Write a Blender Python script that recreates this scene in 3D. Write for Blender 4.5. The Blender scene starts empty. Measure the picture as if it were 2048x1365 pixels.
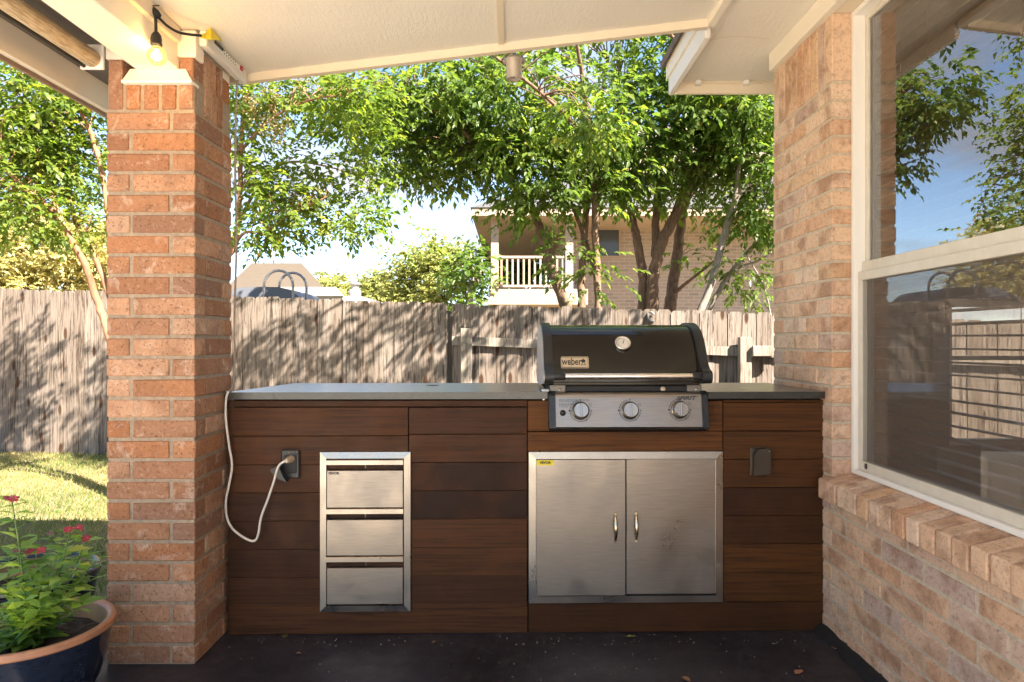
import bpy, bmesh, math, random
import numpy as np
from mathutils import Vector, Matrix, Quaternion
random.seed(7); RNG = np.random.default_rng(7)
S = bpy.context.scene
COL = S.collection
# ------------------------------------------------------------------ camera, sky, sun, exposure
H = 1.19; F = 25.0 / 36.0 * 2048.0
cam = bpy.data.cameras.new('camera'); cam.lens = 25.0; cam.sensor_width = 36.0
cam.clip_start = 0.05; cam.clip_end = 1500
camo = bpy.data.objects.new('camera', cam); COL.objects.link(camo)
camo.location = (0, 0, H); camo.rotation_euler = (math.radians(90), 0, 0); S.camera = camo
SUN = Vector((0.80, -0.73, 1.0)).normalized()          # towards the sun
W = bpy.data.worlds.new('World'); S.world = W; W.use_nodes = True
wn = W.node_tree; wn.nodes.clear()
wo = wn.nodes.new('ShaderNodeOutputWorld'); wb = wn.nodes.new('ShaderNodeBackground')
sky = wn.nodes.new('ShaderNodeTexSky'); sky.sky_type = 'NISHITA'; sky.sun_disc = False
sky.sun_elevation = math.asin(SUN.z); sky.sun_rotation = math.atan2(SUN.x, SUN.y)
sky.altitude = 1500; sky.air_density = 1.0; sky.dust_density = 0.0; sky.ozone_density = 2.0
wtc = wn.nodes.new('ShaderNodeTexCoord'); wmap = wn.nodes.new('ShaderNodeMapping')
wmap.inputs['Scale'].default_value = (1.6, 1.6, 4.5)
wnoise = wn.nodes.new('ShaderNodeTexNoise'); wnoise.inputs['Scale'].default_value = 2.2
wnoise.inputs['Detail'].default_value = 7; wnoise.inputs['Roughness'].default_value = 0.55
wr = wn.nodes.new('ShaderNodeValToRGB'); wr.color_ramp.elements[0].position = 0.45; wr.color_ramp.elements[1].position = 0.66
wmix = wn.nodes.new('ShaderNodeMixRGB'); wmix.inputs['Color2'].default_value = (2.6, 2.65, 2.8, 1)
wn.links.new(wtc.outputs['Generated'], wmap.inputs['Vector']); wn.links.new(wmap.outputs[0], wnoise.inputs['Vector'])
wn.links.new(wnoise.outputs['Fac'], wr.inputs['Fac']); wn.links.new(wr.outputs['Color'], wmix.inputs['Fac'])
wn.links.new(sky.outputs[0], wmix.inputs['Color1']); wn.links.new(wmix.outputs[0], wb.inputs['Color'])
wb.inputs['Strength'].default_value = 0.066
wn.links.new(wb.outputs[0], wo.inputs['Surface'])
sl = bpy.data.lights.new('sun', 'SUN'); sl.energy = 4.6; sl.angle = math.radians(0.53); sl.color = (1.0, 0.925, 0.81)
so = bpy.data.objects.new('sun', sl); COL.objects.link(so); so.location = (6, -6, 9)
so.rotation_euler = (-SUN).to_track_quat('-Z', 'Y').to_euler()
S.view_settings.view_transform = 'Standard'; S.view_settings.look = 'None'
S.view_settings.gamma = 1; S.view_settings.use_curve_mapping = False
S.view_settings.exposure = 2.62
S.render.engine = 'CYCLES'
S.cycles.max_bounces = 10; S.cycles.diffuse_bounces = 6; S.cycles.transparent_max_bounces = 16

# ------------------------------------------------------------------ helpers
def P(px, py, Z):
    return Vector(((px - 1024) * Z / F, Z, H - (py - 682) * Z / F))
TH = math.radians(1.0); ZC = 2.898
UX = Vector((math.cos(TH), math.sin(TH), 0)); UY = Vector((-math.sin(TH), math.cos(TH), 0)); OC = Vector((0, ZC, 0))
def CL(px, py, yo=0.0):
    d = Vector(((px - 1024) / F, 1, -(py - 682) / F)); c = Vector((0, 0, H))
    t = (yo + OC.dot(UY)) / d.dot(UY)
    p = c + d * t
    return Vector(((p - OC).dot(UX), yo, p.z))
BASE = {}
def empty(name, b, counter=False):
    o = bpy.data.objects.new(name, None); COL.objects.link(o); b = Vector(b)
    o.empty_display_size = 0.1
    if counter:
        o.location = OC + UX * b.x + UY * b.y + Vector((0, 0, b.z)); o.rotation_euler = (0, 0, TH)
    else: o.location = b
    BASE[o] = b
    return o
def tag(o, label, cat, group=None, kind=None):
    o['label'] = label; o['category'] = cat
    if group: o['group'] = group
    if kind: o['kind'] = kind
    return o
def thing(name, b, label, cat, group=None, counter=False):
    return tag(empty(name, b, counter), label, cat, group)
def link(name, me, parent=None, loc=None):
    o = bpy.data.objects.new(name, me); COL.objects.link(o)
    if parent:
        o.parent = parent; BASE[o] = BASE[parent]
        if loc is not None: o.location = Vector(loc) - BASE[parent]
    else:
        BASE[o] = Vector((0, 0, 0))
        if loc is not None: o.location = loc
    return o
class MB:
    def __init__(s): s.v = []; s.f = []; s.sm = []
    def add(s, vs, fs, smooth=False):
        n = len(s.v); s.v += [tuple(v) for v in vs]; s.f += [tuple(i + n for i in f) for f in fs]; s.sm += [smooth] * len(fs); return s
    def box(s, x0, x1, y0, y1, z0, z1):
        return s.add([(x0,y0,z0),(x1,y0,z0),(x1,y1,z0),(x0,y1,z0),(x0,y0,z1),(x1,y0,z1),(x1,y1,z1),(x0,y1,z1)],
              [(0,3,2,1),(4,5,6,7),(0,1,5,4),(1,2,6,5),(2,3,7,6),(3,0,4,7)])
    def cbox(s, x0, x1, y0, y1, z0, z1, c=0.004):
        vs = []
        for sx, X in ((1, x0), (-1, x1)):
            for sy, Y in ((1, y0), (-1, y1)):
                for sz, Z in ((1, z0), (-1, z1)):
                    vs += [(X, Y + sy*c, Z + sz*c), (X + sx*c, Y, Z + sz*c), (X + sx*c, Y + sy*c, Z)]
        bm = bmesh.new(); [bm.verts.new(v) for v in vs]
        bmesh.ops.convex_hull(bm, input=bm.verts[:]); bmesh.ops.dissolve_limit(bm, angle_limit=0.01, verts=bm.verts[:], edges=bm.edges[:])
        bm.verts.index_update()
        s.add([v.co[:] for v in bm.verts], [[v.index for v in f.verts] for f in bm.faces]); bm.free(); return s
    def prism(s, poly, axis, a0, a1, smooth=False):      # poly in the two other axes (order kept)
        def mk(p, a):
            return (a, p[0], p[1]) if axis == 'x' else ((p[0], a, p[1]) if axis == 'y' else (p[0], p[1], a))
        n = len(poly); vs = [mk(p, a0) for p in poly] + [mk(p, a1) for p in poly]
        s.add(vs, [tuple(range(n)), tuple(range(2*n-1, n-1, -1))])
        return s.add(vs, [(i, (i+1) % n + 0, (i+1) % n + n, i + n) for i in range(n)], smooth)
    def tube(s, pts, r, n=8, cap=True, smooth=True):
        pts = [Vector(p) for p in pts]; m = len(pts)
        rs = r if isinstance(r, (list, tuple)) else [r] * m
        t0 = (pts[1] - pts[0]).normalized(); up = Vector((0,0,1)) if abs(t0.z) < 0.9 else Vector((1,0,0))
        a = t0.cross(up).normalized(); vs = []
        for i, p in enumerate(pts):
            t = ((pts[min(i+1, m-1)] - pts[max(i-1, 0)])).normalized()
            a = (a - t * a.dot(t)).normalized(); b = t.cross(a)
            for k in range(n):
                q = 2*math.pi*k/n; vs.append(p + (a*math.cos(q) + b*math.sin(q)) * rs[i])
        fs = [(i*n+k, i*n+(k+1)%n, (i+1)*n+(k+1)%n, (i+1)*n+k) for i in range(m-1) for k in range(n)]
        s.add(vs, fs, smooth)
        if cap: s.add([vs[k] for k in range(n)], [tuple(range(n-1,-1,-1))]); s.add([vs[(m-1)*n+k] for k in range(n)], [tuple(range(n))])
        return s
    def lathe(s, prof, c, n=32, axis='z', smooth=True):
        c = Vector(c); vs = []
        for r, h in prof:
            for k in range(n):
                q = 2*math.pi*k/n; u, w = r*math.cos(q), r*math.sin(q)
                vs.append(c + (Vector((u, w, h)) if axis == 'z' else (Vector((u, -h, w)) if axis == 'y' else Vector((h, u, w)))))
        m = len(prof)
        return s.add(vs, [(i*n+k, i*n+(k+1)%n, (i+1)*n+(k+1)%n, (i+1)*n+k) for i in range(m-1) for k in range(n)], smooth)
    def build(s, name, mat, parent=None, recalc=True, kind=None):
        b = BASE[parent] if parent else Vector((0,0,0))
        me = bpy.data.meshes.new(name)
        me.from_pydata([(v[0]-b.x, v[1]-b.y, v[2]-b.z) for v in s.v], [], s.f)
        me.polygons.foreach_set('use_smooth', s.sm)
        if recalc:
            bm = bmesh.new(); bm.from_mesh(me); bmesh.ops.recalc_face_normals(bm, faces=bm.faces[:]); bm.to_mesh(me); bm.free()
        me.materials.append(mat)
        o = link(name, me, parent)
        if kind: o['kind'] = kind
        return o
def spline(pts, k=8):
    pts = [Vector(p) for p in pts]; out = []
    for i in range(len(pts)-1):
        p0 = pts[max(i-1,0)]; p1 = pts[i]; p2 = pts[i+1]; p3 = pts[min(i+2,len(pts)-1)]
        for j in range(k):
            t = j/k
            out.append(0.5*((2*p1)+(p2-p0)*t+(2*p0-5*p1+4*p2-p3)*t*t+(3*p1-p0-3*p2+p3)*t**3))
    out.append(pts[-1]); return out
def text_mesh(name, body, size, mat, parent, loc, rot, ext=0.0006, bold=0.0, shear=0.0, sx=1.0):
    cu = bpy.data.curves.new(name, 'FONT'); cu.body = body; cu.size = size; cu.extrude = ext; cu.offset = bold; cu.shear = shear
    cu.align_x = 'CENTER'; cu.align_y = 'CENTER'
    t = bpy.data.objects.new(name, cu); COL.objects.link(t)
    dg = bpy.context.evaluated_depsgraph_get(); me = bpy.data.meshes.new_from_object(t.evaluated_get(dg))
    bpy.data.objects.remove(t); me.name = name; me.materials.clear(); me.materials.append(mat)
    o = link(name, me, parent, loc); o.rotation_euler = rot; o.scale = (sx, 1, 1); return o

# ------------------------------------------------------------------ materials
def M(name, col=(.5,.5,.5), rough=.6, metal=0.0, spec=.5):
    m = bpy.data.materials.new(name); m.use_nodes = True; nt = m.node_tree; b = nt.nodes['Principled BSDF']
    b.inputs['Base Color'].default_value = (*col, 1); b.inputs['Roughness'].default_value = rough
    b.inputs['Metallic'].default_value = metal; b.inputs['Specular IOR Level'].default_value = spec
    m.diffuse_color = (*col, 1)
    return m, nt, b
def N(nt, t, **kw):
    n = nt.nodes.new(t)
    for k, v in kw.items(): setattr(n, k, v)
    return n
def coords(nt, scale=(1,1,1), rand=True, kind='Object'):
    tc = N(nt, 'ShaderNodeTexCoord'); mp = N(nt, 'ShaderNodeMapping'); mp.inputs['Scale'].default_value = scale
    if rand:
        oi = N(nt, 'ShaderNodeObjectInfo'); mu = N(nt, 'ShaderNodeMath', operation='MULTIPLY'); mu.inputs[1].default_value = 61.7
        ad = N(nt, 'ShaderNodeVectorMath', operation='ADD')
        nt.links.new(oi.outputs['Random'], mu.inputs[0]); nt.links.new(tc.outputs[kind], ad.inputs[0]); nt.links.new(mu.outputs[0], ad.inputs[1])
        nt.links.new(ad.outputs[0], mp.inputs['Vector'])
    else: nt.links.new(tc.outputs[kind], mp.inputs['Vector'])
    return mp.outputs[0]
def noise(nt, vec, scale, detail=4, rough=.6, dist=0.0):
    n = N(nt, 'ShaderNodeTexNoise'); n.inputs['Scale'].default_value = scale; n.inputs['Detail'].default_value = detail
    n.inputs['Roughness'].default_value = rough; n.inputs['Distortion'].default_value = dist
    nt.links.new(vec, n.inputs['Vector']); return n.outputs['Fac']
def ramp(nt, fac, stops, interp='LINEAR'):
    r = N(nt, 'ShaderNodeValToRGB'); cr = r.color_ramp; cr.interpolation = interp
    while len(cr.elements) < len(stops): cr.elements.new(0.5)
    for e, (p, c) in zip(cr.elements, stops): e.position = p; e.color = (*c, 1) if isinstance(c, tuple) else (c, c, c, 1)
    nt.links.new(fac, r.inputs['Fac']); return r.outputs['Color']
def mix(nt, fac, a, b, mode='MIX'):
    n = N(nt, 'ShaderNodeMixRGB', blend_type=mode)
    for i, x in ((0, fac), (1, a), (2, b)):
        if isinstance(x, (int, float)): n.inputs[i].default_value = x
        elif isinstance(x, tuple): n.inputs[i].default_value = (*x, 1)
        else: nt.links.new(x, n.inputs[i])
    return n.outputs[0]
def bump(nt, b, h, strength=.3, dist=.002):
    n = N(nt, 'ShaderNodeBump'); n.inputs['Strength'].default_value = strength; n.inputs['Distance'].default_value = dist
    nt.links.new(h, n.inputs['Height']); nt.links.new(n.outputs[0], b.inputs['Normal'])
def orand(nt): return N(nt, 'ShaderNodeObjectInfo').outputs['Random']

def brick_mat(name, stops, speck=.75):
    m, nt, b = M(name, (.42,.22,.13), .9, 0, .2)
    v = coords(nt); c = ramp(nt, orand(nt), stops)
    c = mix(nt, ramp(nt, noise(nt, v, 7, 3, .55, .6), [(.47,0.0),(.66,.62)]), c, (.27,.135,.075))
    c = mix(nt, ramp(nt, noise(nt, v, 10, 4, .65, 1.0), [(.56,0.0),(.70,.55)]), c, (.66,.52,.41))
    c = mix(nt, ramp(nt, noise(nt, v, 55, 5, .75), [(.30,.50),(.50,0.0)]), c, (.20,.10,.06))
    c = mix(nt, ramp(nt, noise(nt, v, 95, 3, .7), [(.57,0.0),(.66,speck)]), c, (.12,.06,.035))
    c = mix(nt, ramp(nt, noise(nt, v, 70, 5, .7, .3), [(.55,.0),(.75,.45)]), c, (.70,.52,.38))
    nt.links.new(c, b.inputs['Base Color'])
    bump(nt, b, noise(nt, v, 75, 6, .8), .9, .0035); return m
MBRICK = brick_mat('brick_pillar', [(0,(.37,.15,.066)),(.2,(.48,.24,.125)),(.4,(.30,.14,.078)),(.55,(.55,.31,.185)),(.7,(.48,.30,.20)),(.85,(.40,.19,.10)),(1,(.25,.145,.105))])
MBRICKW = brick_mat('brick_wall', [(0,(.66,.42,.25)),(.25,(.72,.50,.34)),(.45,(.64,.36,.21)),(.65,(.74,.55,.40)),(.85,(.68,.45,.31)),(1,(.54,.40,.33))], .4)
def simple(name, col, rough=.6, metal=0, nscale=0, var=.15, bs=0, spec=.5, sc=(1,1,1)):
    m, nt, b = M(name, col, rough, metal, spec)
    if nscale:
        v = coords(nt, sc); f = noise(nt, v, nscale, 5, .65)
        d = tuple(x*(1-var) for x in col); e = tuple(min(1, x*(1+var)) for x in col)
        nt.links.new(ramp(nt, f, [(.3, d), (.7, e)]), b.inputs['Base Color'])
        if bs: bump(nt, b, f, bs, .003)
    return m
MMORT = simple('mortar', (.33,.255,.18), .95, 0, 60, .25, .8)
MMORTW = simple('mortar_wall', (.52,.43,.32), .95, 0, 60, .2, .8)
def cream_mat(name, col, grain):
    m, nt, b = M(name, col, .62, 0, .3)
    v = coords(nt, (1,1,1), False)
    c = mix(nt, ramp(nt, noise(nt, v, 3, 5, .6), [(.35,0.0),(.75,.30)]), col, tuple(x*.82 for x in col))
    c = mix(nt, ramp(nt, noise(nt, v, 40, 3, .6), [(.70,0.0),(.76,.5)]), c, tuple(x*.6 for x in col))
    nt.links.new(c, b.inputs['Base Color'])
    if grain:
        g = noise(nt, coords(nt, (26,3.2,1), False), 2.2, 6, .7, 1.6)
        hh = mix(nt, .5, g, noise(nt, coords(nt, (1,.6,1), False), 75, 5, .75, .5))
        bump(nt, b, hh, .8, .006)
    else: bump(nt, b, noise(nt, v, 60, 4, .7), .15, .002)
    return m
MCEIL = cream_mat('ceiling_paint', (.86,.81,.72), (2.2,.5,1))
MCREAM = cream_mat('cream_paint', (.84,.77,.65), None)
MTRIM = cream_mat('trim_paint', (.76,.66,.51), None)
MWHITE = cream_mat('white_trim_paint', (.80,.77,.72), None)
def stain(name, stops):
    m, nt, b = M(name, (.07,.03,.012), .55, 0, .18)
    v = coords(nt, (.8,20,26)); c = ramp(nt, orand(nt), stops)
    g = noise(nt, v, 3.2, 7, .68, .9)
    c = mix(nt, ramp(nt, g, [(.38,.7),(.56,0.0)]), c, (.026,.012,.007))
    v2 = coords(nt, (1,1,1)); c = mix(nt, ramp(nt, noise(nt, v2, 4, 4, .6, .4), [(.46,0.0),(.70,.5)]), c, (.105,.038,.013))
    c = mix(nt, ramp(nt, noise(nt, coords(nt,(2.5,2.5,2.5)), 5, 6, .75, .3), [(.70,0.0),(.84,.22)]), c, (.20,.13,.09))
    nt.links.new(c, b.inputs['Base Color']); bump(nt, b, g, .35, .0018)
    nt.links.new(ramp(nt, noise(nt, v2, 9, 4), [(.3,.45),(.7,.68)]), b.inputs['Roughness']); return m
MPLANK = stain('stained_plank', [(0,(.028,.0125,.007)),(.25,(.062,.025,.010)),(.5,(.098,.038,.013)),(.7,(.040,.017,.009)),(.85,(.080,.030,.010)),(1,(.055,.024,.011))])
MPLANKR = stain('stained_plank_orange', [(0,(.090,.033,.008)),(.35,(.036,.015,.006)),(.65,(.120,.045,.010)),(.85,(.055,.022,.007)),(1,(.095,.036,.009))])
MSURR = stain('stained_surround', [(0,(.125,.046,.011)),(1,(.145,.054,.013))])
def fence_mat(name, a, b2, c3):
    m, nt, b = M(name, a, .9, 0, .15)
    v = coords(nt, (16,16,.9)); g = noise(nt, v, 2.6, 8, .72, 1.1)
    base = mix(nt, orand(nt), a, b2)
    c = mix(nt, ramp(nt, g, [(.40,.95),(.53,0.0)]), base, c3)
    v3 = coords(nt, (40,40,1.1)); c = mix(nt, ramp(nt, noise(nt, v3, 3, 4, .6), [(.55,0.0),(.72,.5)]), c, tuple(min(1,x*1.4) for x in a))
    kn = N(nt, 'ShaderNodeTexVoronoi'); kn.inputs['Scale'].default_value = 1.0; nt.links.new(coords(nt, (6.5,3,2.2)), kn.inputs['Vector'])
    c = mix(nt, ramp(nt, kn.outputs['Distance'], [(.10,.95),(.17,0.0)]), c, (.06,.028,.015))
    nt.links.new(c, b.inputs['Base Color']); bump(nt, b, g, .6, .004); return m
MFENCE = fence_mat('weathered_picket', (.28,.232,.195), (.185,.143,.112), (.055,.036,.025))
MRAIL = fence_mat('weathered_rail', (.31,.265,.22), (.27,.225,.18), (.15,.11,.08))
def steel(name, col, rough, sc, an=0.0):
    m, nt, b = M(name, col, rough, 1.0)
    v = coords(nt, sc); f = noise(nt, v, 5, 4, .6)
    nt.links.new(ramp(nt, f, [(.3, tuple(x*.86 for x in col)), (.7, tuple(min(1,x*1.10) for x in col))]), b.inputs['Base Color'])
    sm = noise(nt, coords(nt), 4.5, 5, .6, .4)
    nt.links.new(ramp(nt, sm, [(.3, max(.05, rough-.13)), (.72, rough+.14)]), b.inputs['Roughness'])
    bump(nt, b, f, .06, .001); return m
MSTEEL = steel('brushed_steel', (.33,.29,.25), .40, (2.5,2.5,75))
MSTEELH = steel('brushed_steel_frame', (.44,.39,.335), .34, (60,60,60))
MCHROME = steel('polished_steel', (.80,.76,.70), .14, (40,40,40))
MBRONZE = M('bronze_cover', (.055,.042,.030), .42, .3)[0]
MBLACK = M('black_plastic', (.018,.018,.019), .38)[0]
MBLACKM = M('matte_black', (.012,.011,.010), .6)[0]
def enamel():
    m, nt, b = M('black_enamel', (.006,.0045,.0035), .16, 0, .35)
    v = coords(nt); nt.links.new(ramp(nt, noise(nt, v, 6, 5), [(.3,.10),(.8,.22)]), b.inputs['Roughness'])
    b.inputs['Coat Weight'].default_value = .3; b.inputs['Coat Roughness'].default_value = .08; return m
MENAM = enamel()
MCASTAL = simple('cast_aluminium_grey', (.42,.42,.43), .42, .4, 30, .1)
MPLATE = steel('nameplate_metal', (.62,.53,.40), .4, (30,30,30))
MINK = M('print_black', (.012,.012,.012), .6)[0]
MYEL = M('yellow_sticker', (.75,.60,.01), .45)[0]
MTAPE = simple('yellow_tape', (.80,.62,.02), .4, 0, 40, .12, .3)
MDIAL = M('dial_face', (.70,.64,.56), .35)[0]
def stone():
    m, nt, b = M('granite_top', (.10,.10,.10), .16, 0, .6); v = coords(nt, (1,1,1), False)
    c = ramp(nt, noise(nt, v, 160, 4, .8), [(.35,(.008,.008,.007)),(.55,(.018,.0175,.015)),(.72,(.06,.057,.047))])
    c = mix(nt, ramp(nt, noise(nt, v, 9, 6, .7, 1.2), [(.5,0.0),(.62,.35)]), c, (.05,.047,.036))
    nt.links.new(c, b.inputs['Base Color']); nt.links.new(ramp(nt, noise(nt, v, 7, 5), [(.3,.26),(.75,.36)]), b.inputs['Roughness']); b.inputs['Specular IOR Level'].default_value = .4; b.inputs['Coat Weight'].default_value = 1.0; b.inputs['Coat IOR'].default_value = 1.5; b.inputs['Coat Roughness'].default_value = .28; return m
MSTONE = stone()
def floor_mat():
    m, nt, b = M('painted_concrete', (.022,.021,.024), .42, 0, .45); v = coords(nt, (1,1,1), False)
    c = ramp(nt, noise(nt, v, 2.2, 6, .65, .4), [(.3,(.012,.011,.015)),(.55,(.028,.026,.034)),(.8,(.062,.056,.062))])
    c = mix(nt, ramp(nt, noise(nt, v, 420, 2, .5), [(.70,0.0),(.75,.55)]), c, (.14,.13,.12))
    c = mix(nt, ramp(nt, noise(nt, v, 16, 7, .75, .3), [(.52,0.0),(.74,.50)]), c, (.10,.09,.092))
    nt.links.new(c, b.inputs['Base Color'])
    nt.links.new(ramp(nt, noise(nt, v, 11, 6, .7), [(.3,.34),(.7,.56)]), b.inputs['Roughness'])
    bump(nt, b, noise(nt, v, 210, 5, .7), .35, .002); return m
MFLOOR = floor_mat()
MTAR = simple('black_sealant', (.012,.011,.011), .75, 0, 70, .4, 1.0)
MLAWN = simple('lawn_soil', (.22,.17,.085), .95, 0, 5, .45, .6)
def leaf_mat(name, stops, trans=.45, rough=.42, spec=.4, tint=(2.0,2.1,.8)):
    m = bpy.data.materials.new(name); m.use_nodes = True; nt = m.node_tree; b = nt.nodes['Principled BSDF']
    at = N(nt, 'ShaderNodeAttribute', attribute_name='leafrand')
    c = ramp(nt, at.outputs['Fac'], stops); nt.links.new(c, b.inputs['Base Color'])
    b.inputs['Roughness'].default_value = rough; b.inputs['Specular IOR Level'].default_value = spec
    tr = N(nt, 'ShaderNodeBsdfTranslucent'); c2 = mix(nt, 1.0, c, tint, 'MULTIPLY'); nt.links.new(c2, tr.inputs['Color'])
    mx = N(nt, 'ShaderNodeMixShader'); mx.inputs[0].default_value = trans
    nt.links.new(b.outputs[0], mx.inputs[1]); nt.links.new(tr.outputs[0], mx.inputs[2])
    nt.links.new(mx.outputs[0], nt.nodes['Material Output'].inputs['Surface']); return m
LASH = leaf_mat('ash_leaf', [(0,(.045,.086,.024)),(.35,(.082,.132,.033)),(.7,(.135,.185,.042)),(.93,(.20,.235,.050)),(1,(.32,.27,.065))], .5)
LCRAPE = leaf_mat('myrtle_leaf', [(0,(.060,.105,.026)),(.4,(.115,.165,.036)),(.75,(.185,.225,.046)),(.93,(.28,.27,.06)),(1,(.42,.24,.06))], .5)
LYEL = leaf_mat('autumn_leaf', [(0,(.34,.34,.13)),(.4,(.50,.46,.20)),(.75,(.60,.52,.26)),(1,(.58,.43,.19))], tint=(1.15,1.15,.85))
LLIME = leaf_mat('lime_leaf', [(0,(.20,.23,.07)),(.45,(.34,.36,.12)),(.8,(.44,.43,.16)),(1,(.44,.38,.16))], tint=(1.2,1.2,.85))
LMID = leaf_mat('mid_leaf', [(0,(.05,.10,.025)),(.5,(.10,.16,.035)),(1,(.17,.21,.05))])
LVINCA = leaf_mat('vinca_leaf', [(0,(.11,.20,.045)),(.5,(.20,.33,.065)),(.9,(.32,.43,.09)),(1,(.45,.42,.10))], .4)
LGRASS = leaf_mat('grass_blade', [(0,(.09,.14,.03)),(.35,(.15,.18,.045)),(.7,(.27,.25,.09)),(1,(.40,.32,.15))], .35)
LDRY = leaf_mat('dry_seed', [(0,(.30,.24,.12)),(1,(.42,.34,.19))], .2)
MBARK = simple('brown_bark', (.20,.125,.085), .9, 0, 14, .45, 1.0, .2, (3,3,.8))
MBARKG = simple('grey_bark', (.27,.225,.185), .9, 0, 16, .35, .8, .2, (3,3,.8))
MBARKM = simple('myrtle_bark', (.30,.15,.085), .75, 0, 7, .45, .5, .2, (4,4,1))

# ------------------------------------------------------------------ the ground
def ground_h(x): return -.055 if x < -4 else (-.055 - .295 * (x + 4) / 7 if x < 3 else -.35)
mb = MB(); xs = [-400, -12, -4, 3, 12, 400]; ys = [-400, -8, 3.3, 8, 14, 600]
gv = [(x, y, ground_h(x)) for y in ys for x in xs]; nx = len(xs)
mb.add(gv, [(j*nx+i, j*nx+i+1, (j+1)*nx+i+1, (j+1)*nx+i) for j in range(len(ys)-1) for i in range(nx-1)])
lawn = mb.build('ground', MLAWN); lawn['kind'] = 'structure'
mb = MB(); mb.cbox(-1.83, 1.45, 1.6, 3.62, -.45, 0.0, .012)
fl = mb.build('patio_floor', MFLOOR); fl['kind'] = 'structure'
mb = MB(); mb.cbox(-9.5, 6.5, -9.5, 1.597, -.45, -.004, .01)
fl = mb.build('bounce_apron', simple('bounce_concrete', (.74,.65,.54), .9, 0, 3, .10, .2)); fl['kind'] = 'structure'  # unseen pale slab added to bounce sunlight up under the roof
mb = MB(); rr = random.Random(3); prof = []
n = 60
for i in range(n):
    y = -.2 + i*(2.93+.2)/(n-1)
    prof.append((y, 1.235 + rr.uniform(-.012,.012), .034 + rr.uniform(-.006,.006)))
vs = []; fs = []
for y, x, h in prof: vs += [(x, y, .002), (x+.012, y, h*.6), (1.262, y, h), (1.279, y, h*1.05)]
for i in range(n-1): fs += [(i*4+k, i*4+k+1, i*4+4+k+1, i*4+4+k) for k in range(3)]
mb.add(vs, fs, True); fs_ = mb.build('floor_sealant', MTAR); fs_['kind'] = 'structure'

# ------------------------------------------------------------------ bricks
BM = {}
def brick_mesh(l, d, h, mat):
    key = (round(l,3), round(d,3), round(h,3), mat.name, random.randrange(4))
    if key in BM: return BM[key]
    r = random.Random(len(BM)); bm = bmesh.new(); bmesh.ops.create_cube(bm, size=1)
    for v in bm.verts: v.co = Vector((v.co.x*l, v.co.y*d, v.co.z*h))
    bmesh.ops.bevel(bm, geom=bm.edges[:], offset=.0032, segments=1, affect='EDGES')
    for v in bm.verts: v.co += Vector((r.uniform(-1,1), r.uniform(-1,1), r.uniform(-1,1))) * .0011
    me = bpy.data.meshes.new('brick'); bm.to_mesh(me); bm.free(); me.materials.append(mat); BM[key] = me; return me
def brick(parent, c, l, d, h, mat, axis='x'):
    o = link('brick', brick_mesh(l, d, h, mat), parent, Vector(c) + Vector((random.uniform(-.0012,.0012), random.uniform(-.0012,.0012), 0)))
    if axis == 'y': o.rotation_euler = (0, 0, math.pi/2 * random.choice((1,-1)))
    elif axis == 'z': o.rotation_euler = (0, math.pi/2, 0)
    elif axis == 'zy': o.rotation_euler = (0, math.pi/2, math.pi/2)
    return o
# pillar
PX0, PX1, PY0, PY1 = -1.491, -1.166, 2.615, 2.955
W_, D_ = PX1-PX0, PY1-PY0
pil = thing('brick_pillar', ((PX0+PX1)/2, (PY0+PY1)/2, 0), 'square pillar of orange brick carrying the patio roof beside the counter', 'pillar')
PCH = .0755; NP = 27; BH = PCH-.0130; hd = .083; J = .013; lx = W_-hd-J; ly = D_-hd-J
m_ = .0045
mb = MB(); mb.box(PX0+m_, PX1-m_, PY0+m_, PY1-m_, 0, 2.16)
core = mb.build('mortar_core', MMORT, pil)
for k in range(NP):
    z = k*PCH + .004 + BH/2
    if k % 2 == 0:   # front: long left, short right
        brick(core, (PX0+lx/2, PY0+hd/2, z), lx, hd, BH, MBRICK); brick(core, (PX1-hd/2, PY0+ly/2, z), ly, hd, BH, MBRICK, 'y')
        brick(core, (PX1-lx/2, PY1-hd/2, z), lx, hd, BH, MBRICK); brick(core, (PX0+hd/2, PY1-ly/2, z), ly, hd, BH, MBRICK, 'y')
    else:
        brick(core, (PX1-lx/2, PY0+hd/2, z), lx, hd, BH, MBRICK); brick(core, (PX1-hd/2, PY1-ly/2, z), ly, hd, BH, MBRICK, 'y')
        brick(core, (PX0+lx/2, PY1-hd/2, z), lx, hd, BH, MBRICK); brick(core, (PX0+hd/2, PY0+ly/2, z), ly, hd, BH, MBRICK, 'y')
SZ0 = NP*PCH + .004; sp = W_/5
for i in range(5):
    top = 2.225 if i == 0 else (2.29 if i == 4 else 2.135)
    for y, dd in ((PY0, 1), (PY1, -1)):
        t = top if dd == 1 else 2.26
        brick(core, (PX0+sp*(i+.5), y+dd*hd/2, (SZ0+t)/2), t-SZ0, hd, sp-J, MBRICK, 'z')
sp2 = (D_-2*hd)/3
for i in range(3):
    for x, t in ((PX1-hd/2, 2.28), (PX0+hd/2, 2.225)):
        brick(core, (x, PY0+hd+sp2*(i+.5), (SZ0+t)/2), t-SZ0, hd, sp2-J, MBRICK, 'zy')

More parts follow.
